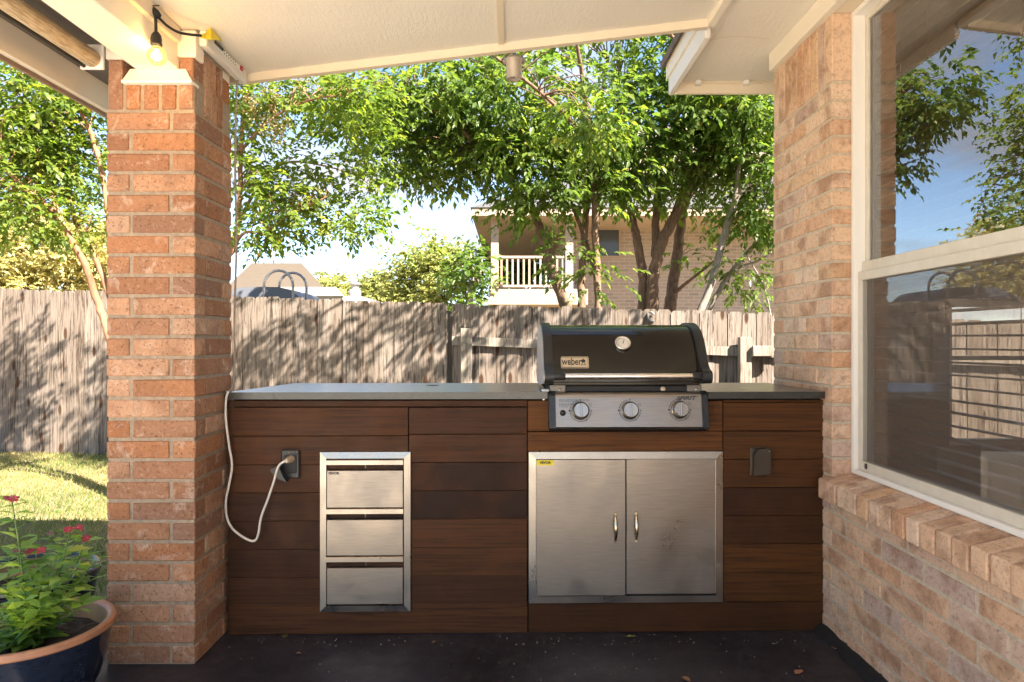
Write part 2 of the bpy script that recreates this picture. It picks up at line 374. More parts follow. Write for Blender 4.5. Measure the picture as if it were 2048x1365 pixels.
# ------------------------------------------------------------------ patio roof
CZ = lambda x: 2.5805 + .1193*(x - .868)
ZE = 3.08; RB = .15
roof = thing('patio_roof', (-.3, 1.2, 2.2), 'cream lean-to patio roof with textured ceiling boards, boxed beam and trim', 'roof')
seams = [-1.226, -.045, .868]
for a, b in zip(seams[:-1], seams[1:]):
    mb = MB(); vs = []
    for x, e in ((a, .0015), (b, -.0015)):
        for y in (RB, ZE-.02): vs += [(x+e, y, CZ(x)), (x+e, y, CZ(x)+.02)]
    mb.add(vs, [(0,4,6,2),(1,3,7,5),(0,2,3,1),(4,5,7,6),(0,1,5,4),(2,6,7,3)]); mb.build('ceiling_panel', MCEIL, roof)
def slopebox(mb, x0, x1, y0, y1, d0, d1):     # follows the ceiling slope; d below/above
    vs = [(x, y, CZ(x)+d) for x in (x0, x1) for y in (y0, y1) for d in (d0, d1)]
    return mb.add(vs, [(0,1,3,2),(4,6,7,5),(0,4,5,1),(2,3,7,6),(0,2,6,4),(1,5,7,3)])
slopebox(MB(), -1.167, .845, ZE-.02, ZE+.012, -.034, .03).build('edge_trim', MTRIM, roof)
slopebox(MB(), -1.80, .845, ZE+.012, ZE+.034, -.02, .16).build('fascia', MTRIM, roof)
slopebox(MB(), -.058, -.032, RB, ZE-.02, -.008, .004).build('seam_batten', MTRIM, roof)
slopebox(MB(), -1.17, -1.06, 1.2, 1.23, -.004, .004).build('seam_batten', MTRIM, roof)
slopebox(MB(), -1.95, .868, RB, ZE+.07, .03, .20).build('roof_deck', simple('roof_shingle', (.17,.14,.12), .95, 0, 50, .4, .8), roof)
mb = MB(); mb.box(.846, .876, RB, ZE, 2.55, 2.58); mb.build('ceiling_trim', MCREAM, roof)
# boxed beam over the pillar
BX0, BX1, BZ = -1.384, -1.227, 2.19
mb = MB(); mb.cbox(BX0, BX1, RB, PY0+.02, BZ, CZ(BX0)-.002, .003); mb.build('beam', MCREAM, roof)
mb = MB(); mb.cbox(BX1, BX1+.02, RB, PY0-.03, CZ(BX1)-.055, CZ(BX1)-.001, .002); mb.build('beam_batten', MTRIM, roof)
mb = MB()
za, zb = BZ-.001, 2.143
xa0, xa1, xb0, xb1 = BX0+.002, BX1-.002, P(247,160,2.6).x, P(383,160,2.6).x
ya, yb = PY0-.004, PY0-.022
mb.add([(xa0-.02,ya,za),(xa1+.03,ya,za),(xb1,yb,zb),(xb0,yb,zb),(xa0-.02,PY0+.05,za),(xa1+.03,PY0+.05,za),(xb1,PY0+.05,zb),(xb0,PY0+.05,zb)],
       [(0,1,2,3),(4,7,6,5),(0,4,5,1),(1,5,6,2),(2,6,7,3),(3,7,4,0)])
mb.build('beam_seat', MCREAM, roof)
mb = MB(); mb.cbox(xb0-.004, xb1+.004, yb-.004, PY0+.04, zb-.012, zb, .002); mb.build('seat_lip', MCREAM, roof)
mb = MB(); mb.cbox(BX1+.001, -1.158, PY0-.012, PY0+.06, 2.232, CZ(BX1)-.002, .003); mb.build('beam_block', MCREAM, roof)
mb = MB(); mb.box(BX1+.001, PX1-.008, PY0+.06, PY1, 2.25, CZ(BX1)-.002); mb.build('beam_block', MCREAM, roof)
mb = MB(); mb.box(PX0, BX0, PY0-.005, PY1, 2.226, 2.30); mb.build('beam_block', MCREAM, roof)
# eave on the garden side
mb = MB(); mb.cbox(-1.74, -1.715, RB, ZE+.03, 2.165, 2.29, .003); mb.build('eave_fascia', MCREAM, roof)
mb = MB(); mb.cbox(-1.715, BX0, RB, ZE+.01, 2.275, 2.295, .001); mb.build('eave_soffit', M('shadowed_board', (.12,.11,.10), .8)[0], roof)  # soffit colour darkened to stand for the shade under the eave
mb = MB(); mb.cbox(-1.752, -1.736, RB, ZE+.03, 2.150, 2.180, .002); mb.build('edge_shadow_strip', simple('edge_shadow_brown', (.22,.15,.10), .5), roof)  # brown strip stands in for the shadow line along the fascia's lower edge
# roller shade
rs = thing('roller_shade', (-1.53, 1.0, 2.2), 'rolled-up beige woven sun shade hanging along the outer side of the beam', 'shade')
def weave():
    m, nt, b = M('woven_shade', (.46,.36,.24), .85); v = coords(nt, (1,1,1), False)
    nt.links.new(ramp(nt, noise(nt, coords(nt,(30,3,30),False), 6, 3, .6), [(.35,(.30,.22,.13)),(.65,(.56,.45,.30))]), b.inputs['Base Color']); return m
mb = MB(); mb.tube([(-1.535, RB+.1, 2.222), (-1.535, 2.60, 2.222)], .031, 20); mb.build('rolled_fabric', weave(), rs)
mb = MB(); mb.tube([(-1.565, RB+.1, 2.196), (-1.565, 2.60, 2.196)], .007, 8); mb.build('hem_bar', MBLACK, rs)
mb = MB(); mb.cbox(-1.58, -1.495, 2.60, 2.612, 2.185, 2.275, .002); mb.build('bracket', MWHITE, rs)

# ------------------------------------------------------------------ the house on the right
XW = 1.276; ZFAR = 3.47; ZREV = 2.835; CH = .0715; bh = CH-.0115; bl = .242; XF = 1.362
house = thing('brick_house', (1.6, 2.0, 0), 'house wall of pink-tan brick with eave, brick sill and large window beside the patio', 'house')
mb = MB(); mb.box(XW+.0042, XW+.2, -.6, ZFAR-.006, -.3, .56); mb.box(XW+.0042, XW+.2, ZREV+.0042, ZFAR-.006, .56, 2.56)
wall = mb.build('wall', MMORTW, house)
TOPC = 31
for k in range(TOPC):
    z = .012 + k*CH + bh/2
    y = ZFAR; first = True; lim = -.3 if k < 7 else ZREV+.0
    while y > lim + .02:
        L = .116 if (first and k % 2) else bl
        if k >= 7 and y - L < ZREV + .03: L = y - ZREV
        L = max(L, .03)
        brick(wall, (XW+.043, y-L/2, z), L, .086, bh, MBRICKW, 'y'); y -= L + .012; first = False
z0 = .012 + TOPC*CH; zt = 2.498; y = ZFAR; i = 0
while y > ZREV + .03:
    wdt = min(.0625, y - ZREV); brick(wall, (XW+.043, y-wdt/2, (z0+zt)/2), zt-z0, .086, wdt, MBRICKW, 'zy'); y -= wdt + .0095
y = 2.80; zc_ = .012 + 7*CH
while y > -.25:
    brick(wall, (XW+.043, y-bl/2, (zc_+.559)/2), bl, .086, .559-zc_, MBRICKW, 'y'); y -= bl+.012
# rowlock sill
sill_me = {}
mb = MB(); mb.prism([(1.252,.567),(1.40,.567),(1.40,.662),(1.252,.632)], 'y', -.6, 2.862); sillc = mb.build('sill_bed', MMORTW, house)
y = 2.868
while y > -.1:
    w = .0685; key = random.randrange(5)
    if key not in sill_me:
        r = random.Random(key+40); bm = bmesh.new()
        pts = [(1.236,.561),(1.365,.563),(1.365,.668),(1.236,.638)]
        v = [bm.verts.new((p[0]-1.24+r.uniform(-.0015,.0015), yy, p[1]-.6+r.uniform(-.0012,.0012))) for yy in (-w/2, w/2) for p in pts]
        for f in ((0,1,2,3),(7,6,5,4),(0,4,5,1),(1,5,6,2),(2,6,7,3),(3,7,4,0)): bm.faces.new([v[q] for q in f])
        bmesh.ops.recalc_face_normals(bm, faces=bm.faces[:]); bmesh.ops.bevel(bm, geom=bm.edges[:], offset=.004, segments=1, affect='EDGES')
        me = bpy.data.meshes.new('brick'); bm.to_mesh(me); bm.free(); me.materials.append(MBRICKW); sill_me[key] = me
    o = link('brick', sill_me[key], sillc, (1.24 + random.uniform(-.003,.003), y-w/2, .6)); y -= .079
# frieze, soffit, eave
SOF = 2.585; ZEV = 3.837; XE = .845
mb = MB(); mb.cbox(XW-.028, XW+.01, -.6, ZFAR-.015, 2.498, SOF-.001, .003); mb.build('frieze_board', MCREAM, house)
mb = MB(); mb.box(XW+.01, XF+.05, -.6, ZFAR-.006, 2.5, SOF-.001); mb.build('lintel_board', MTRIM, house)
mb = MB(); mb.box(XE+.025, XW+.3, -.6, ZEV-.02, SOF, SOF+.018); mb.build('soffit', MCEIL, house)
mb = MB(); mb.cbox(XE+.026, 3.4, ZEV-.02, ZEV, SOF-.067, SOF+.12, .002); mb.build('far_fascia', MTRIM, house)
mb = MB(); mb.cbox(XE, XE+.025, ZE+.036, ZEV+.002, SOF-.067, SOF+.055, .002); mb.build('side_fascia', MWHITE, house)
mb = MB(); mb.cbox(XE-.012, XE-.001, ZE+.036, ZEV+.01, SOF+.02, SOF+.10, .001); mb.build('drip_board', MCREAM, house)
mb = MB()
ridge = (4.6, 5.0)
mb.add([(XE-.035, -.7, SOF+.085), (ridge[0], -.7, ridge[1]), (ridge[0], ZEV+.04, ridge[1]), (XE-.035, ZEV+.04, SOF+.085),
        (XE-.035, -.7, SOF+.125), (ridge[0], -.7, ridge[1]+.04), (ridge[0], ZEV+.04, ridge[1]+.04), (XE-.035, ZEV+.04, SOF+.125)],
       [(0,3,2,1),(4,5,6,7),(0,1,5,4),(1,2,6,5),(2,3,7,6),(3,0,4,7)])
mb.add([(ridge[0],-.7,ridge[1]),(9,-.7,SOF),(9,ZEV+.04,SOF),(ridge[0],ZEV+.04,ridge[1])],[(0,1,2,3)])
mb.build('roof', simple('shingle_brown', (.15,.115,.09), .95, 0, 50, .45, .8), house)
mb = MB(); mb.add([(XE+.02,ZEV-.015,SOF+.10),(9,ZEV-.015,SOF),(ridge[0],ZEV-.015,ridge[1]-.01)],[(0,1,2)]); mb.build('gable', MCREAM, house)
mb = MB(); mb.tube(spline([P(1418,112,3.30)*1, P(1445,115,3.26), P(1480,118,3.25), P(1542,110,3.28)],6), .003, 6)
for q in range(len(mb.v)): mb.v[q] = (mb.v[q][0], mb.v[q][1], SOF-.003 + (mb.v[q][2]-P(1445,115,3.26).z)*.05)
mb.build('soffit_wire', MTRIM, house)
for xx in (.98, 1.235):
    mb = MB(); mb.cbox(xx, xx+.03, ZEV-.055, ZEV-.021, SOF-.028, SOF-.004, .003); mb.build('cable_clip', MWHITE, house)
mb = MB(); mb.tube([(XE+.03, ZEV-.03, SOF-.012), (XW+.1, ZEV-.03, SOF-.014)], .004, 6); mb.build('soffit_cable', MTRIM, house)
# room behind the window
MROOM = simple('room_paint', (.55,.44,.34), .8, 0, 3, .05)
FWX0, FWX1, FWZ0, FWZ1 = 2.03, 3.3, .70, 1.38; ZI = 3.30
mb = MB(); mb.box(1.48, FWX0, ZI, ZI+.12, 0, 2.5); mb.box(FWX1, 5, ZI, ZI+.12, 0, 2.5); mb.box(FWX0, FWX1, ZI, ZI+.12, 0, FWZ0); mb.box(FWX0, FWX1, ZI, ZI+.12, FWZ1, 2.5)
mb.box(5, 5.1, -1.2, ZI+.12, 0, 2.5); mb.box(1.48, 5.1, -1.3, -1.2, 0, 2.5); mb.box(1.48, 5.1, -1.3, ZI+.12, 2.5, 2.58); mb.box(1.48, 5.1, -1.3, ZI+.12, -.1, 0)
mb.build('room_shell', MROOM, house)
mb = MB(); mb.box(1.45, 1.48, -.7, .72, -.1, 2.55); mb.box(1.45,1.48,.72,ZFAR-.1,-.1,.64); mb.box(1.45,1.48,2.86,ZFAR-.1,.64,2.55); mb.build('inner_wall', MROOM, house)
mb = MB(); mb.box(XW+.2, 5.1, ZFAR-.12, ZFAR-.006, -.3, FWZ0-.02); mb.box(XW+.2, FWX0-.02, ZFAR-.12, ZFAR-.006, FWZ0-.02, 2.56); mb.box(FWX1+.02, 5.1, ZFAR-.12, ZFAR-.006, FWZ0-.02, 2.56); mb.box(FWX0-.02, FWX1+.02, ZFAR-.12, ZFAR-.006, FWZ1+.02, 2.56)
mb.build('far_wall', MMORTW, house)
mb = MB(); 
for (a,b,c,d) in ((FWX0-.02,FWX0+.03,FWZ0-.02,FWZ1+.02),(FWX1-.03,FWX1+.02,FWZ0-.02,FWZ1+.02),(FWX0+.03,FWX1-.03,FWZ0-.02,FWZ0+.03),(FWX0+.03,FWX1-.03,FWZ1-.03,FWZ1+.02),(FWX0+.03,FWX1-.03,1.10,1.12)):
    mb.box(a,b,ZI+.03,ZI+.07,c,d)
mb.build('far_window_frame', MWHITE, house)
# window
def glass(name, ior, tint):
    m = bpy.data.materials.new(name); m.use_nodes = True; nt = m.node_tree; nt.nodes.clear()
    o = N(nt, 'ShaderNodeOutputMaterial'); mx = N(nt, 'ShaderNodeMixShader'); t = N(nt, 'ShaderNodeBsdfTransparent'); g = N(nt, 'ShaderNodeBsdfGlossy')
    t.inputs['Color'].default_value = (*tint, 1); g.inputs['Roughness'].default_value = 0.0; g.inputs['Color'].default_value = (1,1,1,1)
    fr = N(nt, 'ShaderNodeFresnel'); fr.inputs['IOR'].default_value = ior
    nt.links.new(fr.outputs[0], mx.inputs[0]); nt.links.new(t.outputs[0], mx.inputs[1]); nt.links.new(g.outputs[0], mx.inputs[2]); nt.links.new(mx.outputs[0], o.inputs[0]); return m
MGLASS = glass('window_glass', 2.9, (.86,.82,.76))
WY0, WY1, WZ0, WZM, WZT = .72, ZREV-.004, .667, 1.457, 2.4975
fw = MB()
fw.cbox(XF-.012, XF+.07, WY1-.022, WY1, WZ0, WZT, .002); fw.cbox(XF-.012, XF+.07, WY0, WY0+.022, WZ0, WZT, .002)
fw.cbox(XF-.012, XF+.07, WY0+.022, WY1-.022, WZ0, WZ0+.018, .002); fw.cbox(XF-.012, XF+.07, WY0+.022, WY1-.022, WZT-.022, WZT, .002)
win = fw.build('window', MWHITE, house)
MALU = simple('almond_aluminium', (.60,.55,.46), .45, 0, 20, .06)
mb = MB(); a, b = WY0+.022, WY1-.022
mb.cbox(XF+.004, XF+.03, b-.03, b, WZ0+.018, WZM-.03, .002); mb.cbox(XF+.004, XF+.03, a, a+.03, WZ0+.018, WZM-.03, .002)
mb.cbox(XF+.004, XF+.03, a+.03, b-.03, WZ0+.018, WZ0+.055, .002); mb.cbox(XF+.004, XF+.034, a, b, WZM-.03, WZM+.005, .002)
mb.build('lower_sash', MALU, win)
mb = MB(); mb.cbox(XF+.02, XF+.052, a, b, WZM+.0055, WZM+.045, .002); mb.cbox(XF+.032, XF+.052, b-.022, b, WZM+.045, WZT-.022, .002)
mb.cbox(XF+.032, XF+.052, a, a+.022, WZM+.045, WZT-.022, .002); mb.cbox(XF+.032, XF+.052, a+.022, b-.022, WZT-.045, WZT-.022, .002)
mb.build('upper_sash', MALU, win)
def pane(name, x, y0, y1, z0, z1, mat):
    mb = MB(); mb.add([(x,y0,z0),(x,y1,z0),(x,y1,z1),(x,y0,z1)],[(3,2,1,0)]); return mb.build(name, mat, win, recalc=False)
pane('upper_pane', XF+.042, a+.02, b-.02, WZM+.04, WZT-.04, MGLASS)
pane('lower_pane', XF+.026, a+.028, b-.028, WZ0+.05, WZM-.025, MGLASS)
scr = bpy.data.materials.new('insect_screen'); scr.use_nodes = True; nt = scr.node_tree; b_ = nt.nodes['Principled BSDF']
b_.inputs['Base Color'].default_value = (.14,.115,.095,1); b_.inputs['Roughness'].default_value = .8
tr = N(nt,'ShaderNodeBsdfTransparent'); mx = N(nt,'ShaderNodeMixShader'); mx.inputs[0].default_value = .38
nt.links.new(tr.outputs[0], mx.inputs[1]); nt.links.new(b_.outputs[0], mx.inputs[2]); nt.links.new(mx.outputs[0], nt.nodes['Material Output'].inputs['Surface'])
pane('insect_screen', XF+.010, a+.028, b-.028, WZ0+.05, WZM-.025, scr)
mb = MB(); mb.cbox(XF+.0, XF+.006, b-.075, b-.06, WZ0+.03, WZ0+.05, .001); mb.build('sash_latch', MBLACK, win)
# blind
bl_ = thing('window_blind', (1.47, 1.8, .7), 'open wooden slat blind hanging inside the large house window', 'blind')
MSLAT = simple('blind_slat', (.58,.47,.37), .5, 0, 12, .1, 0, .4, (1,1,1))
mb = MB(); hw = .024; t = .0015; tl = math.radians(-4)
pr = []
for u in (-1, -.5, 0, .5, 1): pr.append((u*hw, .003*(1-u*u)))
poly = [(x*math.cos(tl)-z*math.sin(tl), x*math.sin(tl)+z*math.cos(tl)+t) for x, z in pr] + [(x*math.cos(tl)-z*math.sin(tl), x*math.sin(tl)+z*math.cos(tl)-t) for x, z in reversed(pr)]
sm = MB(); sm.prism(poly, 'y', -1.04, 1.04)
me = bpy.data.meshes.new('slat'); me.from_pydata(sm.v, [], sm.f); bm = bmesh.new(); bm.from_mesh(me); bmesh.ops.recalc_face_normals(bm, faces=bm.faces[:]); bm.to_mesh(me); bm.free(); me.materials.append(MSLAT)
z = .70
while z < 2.42:
    o = link('slat', me, bl_, (1.455, 1.76, z)); o.rotation_euler = (random.uniform(-.004,.004), random.uniform(-.05,.05), 0); z += .042
mb = MB(); mb.cbox(1.43, 1.485, .72, 2.80, 2.43, 2.48, .002); mb.build('head_rail', MSLAT, bl_)
mb = MB()
for yy in (2.62, 2.0, 1.35): 
    for xx in (1.432, 1.479): mb.tube([(xx, yy, .69), (xx, yy, 2.44)], .0012, 5)
mb.build('ladder_cord', MSLAT, bl_)
mb = MB(); mb.tube([(1.425, 2.44, 1.0), (1.425, 2.44, 2.44)], .0016, 5); mb.build('pull_cord', MSLAT, bl_)

# ------------------------------------------------------------------ kitchen island
XL = CL(454, 1000).x; XR = CL(1648, 1000).x
isl = thing('kitchen_island', (0.1, .3, 0), 'outdoor kitchen island clad in dark stained planks with grey stone countertop', 'kitchen island', counter=True)
TOPZ = CL(1024, 784, -.022).z; TB = CL(1024, 798, -.022).z
GX0 = CL(1096, 790).x; GX1 = CL(1412, 790).x
BK = .60
mb = MB(); wx = CL(640, 900).x
mb.box(XL+.02, GX0-.02, .022, .56, 0, TB-.001); mb.box(GX1+.02, XR-.005, .022, .56, 0, TB-.001); mb.box(GX0-.02, GX1+.02, .022, .56, 0, CL(1024,858).z)
mb.build('carcass', M('dark_carcass', (.02,.012,.008), .8)[0], isl)
mb = MB()
cl0 = CL(452, 790, -.022).x; clb = CL(589, 766, BK).x; xr = CL(1652, 790, -.022).x
mb.prism([(cl0,-.022),(GX0,-.022),(GX0,BK-.11),(GX1,BK-.11),(GX1,-.022),(xr,-.022),(xr-.008,BK),(clb,BK)], 'z', TB, TOPZ)
ct = mb.build('countertop', MSTONE, isl)
bv = ct.modifiers.new('bevel', 'BEVEL'); bv.width = .004; bv.segments = 2; bv.limit_method = 'ANGLE'
mb = MB(); hc = CL(868, 770, .48); mb.lathe([(.0,.0015),(.026,.0015),(.030,.0)], (hc.x, .40, TOPZ+.0006), 24); mb.build('hole_cover', M('dark_cap', (.05,.05,.05), .5)[0], ct)
def plank(px0, px1, ya, yb, mat, slope=0.0, yo=0.0):
    a = CL(px0, ya); b = CL(px1, yb); g = .0016
    x0, x1, z1, z0 = a.x+g, b.x-g, a.z-g, b.z+g
    rr = random.uniform(-.0012,.0012)
    mb = MB(); mb.cbox(x0, x1, rr+yo, .022, z0, z1, .0018); o = mb.build('plank', mat, isl)
    c = Vector(((x0+x1)/2, 0, (z0+z1)/2)) - BASE[isl]
    for v in o.data.vertices: v.co -= Vector((c.x, 0, c.z))
    o.location = (c.x, 0, c.z); return o
D = {}
rowsL = [800.5, 814.5, 872, 929.5, 985.5, 1042, 1098.5, 1155, 1209.5]
rowsM = [800.5, 813, 868.5, 925, 981.5, 1038, 1094.5, 1151, 1207.5]
rowsR = [799.5, 804.5, 862, 918.5, 975, 1031.5, 1088, 1145, 1203]
for i in range(8):
    a, b = rowsL[i], rowsL[i+1]
    c, d = rowsM[i], rowsM[i+1]
    if i == 0: plank(455, 1055, a, b-1, MPLANK); 
    elif i == 1: plank(455, 817, a, b, MPLANK); plank(817, 1055, c+1.5, d, MPLANK)
    elif i in (2,): plank(455, 817, a, b, MPLANK); plank(817, 1055, c, d, MPLANK)
    else: plank(455, 731, a, b, MPLANK); plank(731, 1055, c, d, MPLANK)
    plank(1446, 1648, rowsR[i], rowsR[i+1], MPLANKR)
plank(455, 1056, 1208.8, 1266, MPLANK); plank(1056, 1648, 1206.5, 1262, MPLANKR)
plank(1055, 1446, 863, 902, MSURR); plank(1055, 1100, 800.5, 863, MSURR); plank(1414, 1446, 800.5, 863, MSURR)
plank(1055, 1446, 1203.0, 1206.5, MPLANKR)

# drawers
def frame_mesh(x0, x1, z0, z1, w, d):   # mitred frame with sloping face
    out = [(x0,z0),(x1,z0),(x1,z1),(x0,z1)]; inn = [(x0+w,z0+w),(x1-w,z0+w),(x1-w,z1-w),(x0+w,z1-w)]
    e = .003; mid = [(x0+e,z0+e),(x1-e,z0+e),(x1-e,z1-e),(x0+e,z1-e)]
    mbs = []
    for i in range(4):
        j = (i+1) % 4; m = MB()
        vs = [(out[i][0],.0,out[i][1]),(out[j][0],.0,out[j][1]),(mid[j][0],-d*.75,mid[j][1]),(mid[i][0],-d*.75,mid[i][1]),
              (inn[j][0],-d,inn[j][1]),(inn[i][0],-d,inn[i][1]),(inn[j][0],.004,inn[j][1]),(inn[i][0],.004,inn[i][1])]
        m.add(vs, [(0,1,2,3),(3,2,4,5),(5,4,6,7),(0,7,6,1),(0,3,5,7),(1,6,4,2)]); mbs.append(m)
    return mbs
a = CL(640, 902); b = CL(823, 1222)
dru = thing('drawer_unit', ((a.x+b.x)/2, 0, b.z), 'stainless steel unit of three stacked drawers set into the dark plank front', 'drawers', counter=True)
for m in frame_mesh(a.x, b.x, b.z, a.z, .0285, .016): m.build('frame_rail', MSTEELH, dru)
MDARK = M('dark_gap', (.01,.009,.008), .7)[0]
i0, i1 = CL(653, 916), CL(809, 1208)
mb = MB(); mb.box(i0.x, i1.x, .003, .0045, i1.z, i0.z); mb.build('cavity', MDARK, dru)
for k, (la, lb, fa, fb) in enumerate(((918.5, 929, 940, 1014), (1015.5, 1026.5, 1038, 1109.5), (1111, 1122, 1134, 1206.5))):
    x0, x1 = CL(654.5, 900).x, CL(807.5, 900).x
    zl, zlb, zf, zfb = CL(700, la).z, CL(700, lb).z, CL(700, fa).z, CL(700, fb).z
    mb = MB(); mb.cbox(x0+.001, x1-.001, -.014, .002, zfb, zf, .0015)
    mb.add([(x0+.004,-.013,zf-.001),(x1-.004,-.013,zf-.001),(x1-.004,.001,zf+.006),(x0+.004,.001,zf+.006)],[(0,1,2,3)])
    dr = mb.build('drawer', MSTEEL, dru)
    mb = MB(); mb.prism([(-.021,zl-.002),(-.019,zl),(.002,zl),(.002,zlb+.004),(-.012,zlb+.004),(-.016,zlb),(-.021,zlb+.002)], 'x', x0, x1); mb.build('handle', MSTEELH, dr)
    mb = MB(); mb.box(x0+.003, x1-.003, .0012, .0025, zf+.004, zlb+.005); mb.build('grip_recess', simple('recess_steel', (.16,.13,.10), .5, .7, 60, .5), dr)
    if k == 0: text_mesh('lettering', 'VEVOR', .0135, MINK, dr, (CL(669,945.5).x, -.0142, CL(669,945.5).z), (math.pi/2,0,0), bold=.0006, sx=1.05)
# doors
a = CL(1056, 902); b = CL(1446, 1204)
dou = thing('access_doors', ((a.x+b.x)/2, 0, b.z), 'stainless steel double door cabinet front below the gas grill', 'cabinet doors', counter=True)
for m in frame_mesh(a.x, b.x, b.z, a.z, .0315, .012): m.build('frame_rail', MSTEELH, dou)
mb = MB(); mb.box(CL(1070,910).x, CL(1431.5,910).x, .003, .0045, CL(1100,1191).z, CL(1100,916).z); mb.build('cavity', MDARK, dou)
for k, (x0p, x1p, y0p, y1p) in enumerate(((1071.5, 1250, 918.5, 1190), (1252, 1430.5, 917.5, 1187.5))):
    x0, x1, z1, z0 = CL(x0p,900).x, CL(x1p,900).x, CL(1100,y0p).z, CL(1100,y1p).z
    mb = MB(); mb.cbox(x0, x1, -.012, .002, z0, z1, .0015); d_ = mb.build('door', MSTEEL, dou)
    hp = CL(1229 if k == 0 else 1270, 1024 if k == 0 else 1022); hz1 = hp.z; hz0 = CL(1229, 1083 if k == 0 else 1081).z
    hh = hz1-hz0; pts = []; rs_ = []
    for q in range(13):
        u = q/12; pts.append((hp.x, -.010 - .030*math.sin(math.pi*u)**.6, hz1-.004-u*(hh-.008))); rs_.append(.0045 + .0035*math.sin(math.pi*u))
    mb = MB(); mb.tube(pts, rs_, 10)
    for zz in (hz1-.006, hz0+.006): mb.cbox(hp.x-.006, hp.x+.006, -.024, -.011, zz-.008, zz+.008, .002)
    mb.build('handle', steel('handle_brass_%d' % k, (.74,.66,.48), .22, (40,40,40)), d_)
    mb = MB(); xh = x0+.0015 if k == 0 else x1-.0015
    mb.tube([(xh, -.0125, z0+.005), (xh, -.0125, z1-.005)], .0022, 6); mb.build('hinge', MSTEELH, d_)
    if k == 0:
        c = CL(1090, 924.5); mb = MB(); mb.box(CL(1072.5,920).x, CL(1107.5,920).x, -.0128, -.0122, CL(1080,929.5).z, CL(1080,919.5).z); mb.build('sticker', MYEL, d_)
        text_mesh('lettering', 'VEVOR', .0135, MINK, d_, (c.x, -.0131, c.z), (math.pi/2,0,0), ext=.0003, bold=.0006, sx=1.05)

# outlets
o1 = CL(583, 927)
out = thing('outlet_box', (o1.x, 0, o1.z), 'open black weatherproof outlet with a plug in it, on the plank front', 'outlet', counter=True)
x0, x1, z1, z0 = CL(564,900).x, CL(601,900).x, CL(580,898).z, CL(580,956).z
mb = MB(); mb.cbox(x0, x1, -.014, .002, z0, z1, .005); mb.build('base_plate', MBLACK, out)
mb = MB(); mb.cbox(x0+.012, x1-.012, -.018, -.013, z0+.022, z1-.022, .004); mb.build('receptacle', MBLACKM, out)
mb = MB(); mb.prism([(x0-.03,z0+.045),(x0+.004,z0+.06),(x0+.02,z0+.02),(x0+.035,z0-.004),(x0+.01,z0+.004),(x0-.015,z0+.02)], 'y', -.06, -.012); mb.build('cover_flap', MBLACK, out)
for q in ((x0+.03, z1-.012), (x1-.012, z1-.012)):
    mb = MB(); mb.lathe([(0,.003),(.004,.002),(.0045,0)], (q[0], -.0142, q[1]), 10, 'y'); mb.build('screw', MSTEELH, out)
o2 = CL(1519, 922)
out2 = thing('outlet_cover', (o2.x, 0, o2.z), 'closed dark bronze outlet cover on the planks near the house wall', 'outlet', counter=True)
x0, x1, z1, z0 = CL(1500,900).x, CL(1538,900).x, CL(1519,894).z, CL(1519,951).z
mb = MB(); mb.cbox(x0, x1, -.008, .002, z0, z1, .004); mb.build('base_plate', MBRONZE, out2)
mb = MB(); mb.prism([(x0+.006,z0+.004),(x1-.004,z0+.012),(x1-.003,z1-.010),(x1-.018,z1-.003),(x0+.022,z1-.006),(x0+.008,z1-.03)], 'y', -.030, -.007)
lid = mb.build('cover_lid', MBRONZE, out2); bv = lid.modifiers.new('bevel','BEVEL'); bv.width=.007; bv.segments=3
mb = MB(); mb.lathe([(0,.002),(.003,.0015),(.0035,0)], (x1-.009, -.0305, z1-.012), 8, 'y'); mb.build('screw', MSTEELH, out2)
# white power cord
MCORD = M('white_cord', (.72,.66,.58), .5)[0]
cord = thing('extension_lead', (CL(456,790).x, -.03, CL(456,790).z), 'white power cord drooping from the counter edge to the black outlet', 'cord', counter=True)
pts = [CL(457,783,-.027), CL(452,800,-.034), CL(452,840,-.036), CL(458,890,-.036), CL(464,930,-.036), CL(459,965,-.034), CL(452,1000,-.028), CL(453,1030,-.022), CL(462,1053,-.026), CL(480,1070,-.034), CL(500,1081,-.040), CL(511,1080,-.042), CL(517,1066,-.043), CL(522,1035,-.045), CL(535,1000,-.048), CL(547,965,-.055), CL(556,935,-.065), CL(566,924,-.070), CL(575,921,-.062)]
mb = MB(); mb.tube(spline(pts, 6), .0048, 8); mb.build('cable', MCORD, cord)
mb = MB(); mb.tube([CL(572,922,-.068), CL(577,920,-.050), CL(582,918,-.018)], [.008,.013,.016], 14); mb.build('plug', M('plug_tan', (.55,.42,.30), .5)[0], cord)

# ------------------------------------------------------------------ gas grill
gr = thing('gas_grill', (.47, .2, .98), 'black built-in gas grill with steel control panel and long steel lid handle', 'grill', counter=True)
GL, GR = .128, .792; CW = .036
lidp = [(-.035,1.022),(-.034,1.045),(-.020,1.085),(.004,1.135),(.036,1.185),(.072,1.222),(.115,1.246),(.165,1.258),(.22,1.259),(.29,1.248),(.35,1.215),(.40,1.15),(.42,1.06),(.42,1.01)]
lp = [(v.x, v.y) for v in spline([Vector((a,b,0)) for a,b in lidp], 4)]
mb = MB(); mb.prism([(a, b) for a, b in lp], 'x', GL+CW-.003, GR-CW+.003, True); lid = mb.build('lid', MENAM, gr)
capp = [(-.03,1.018),(-.082,1.022),(-.098,1.036),(-.100,1.056),(-.090,1.070),(-.066,1.078),(-.040,1.098),(-.020,1.132),(.004,1.170),(.034,1.210),(.076,1.240),(.12,1.258),(.17,1.268),(.225,1.269),(.30,1.256),(.36,1.222),(.41,1.155),(.43,1.06),(.43,1.005),(.2,1.0)]
cp = [(v.x, v.y) for v in spline([Vector((a,b,0)) for a,b in capp], 3)]
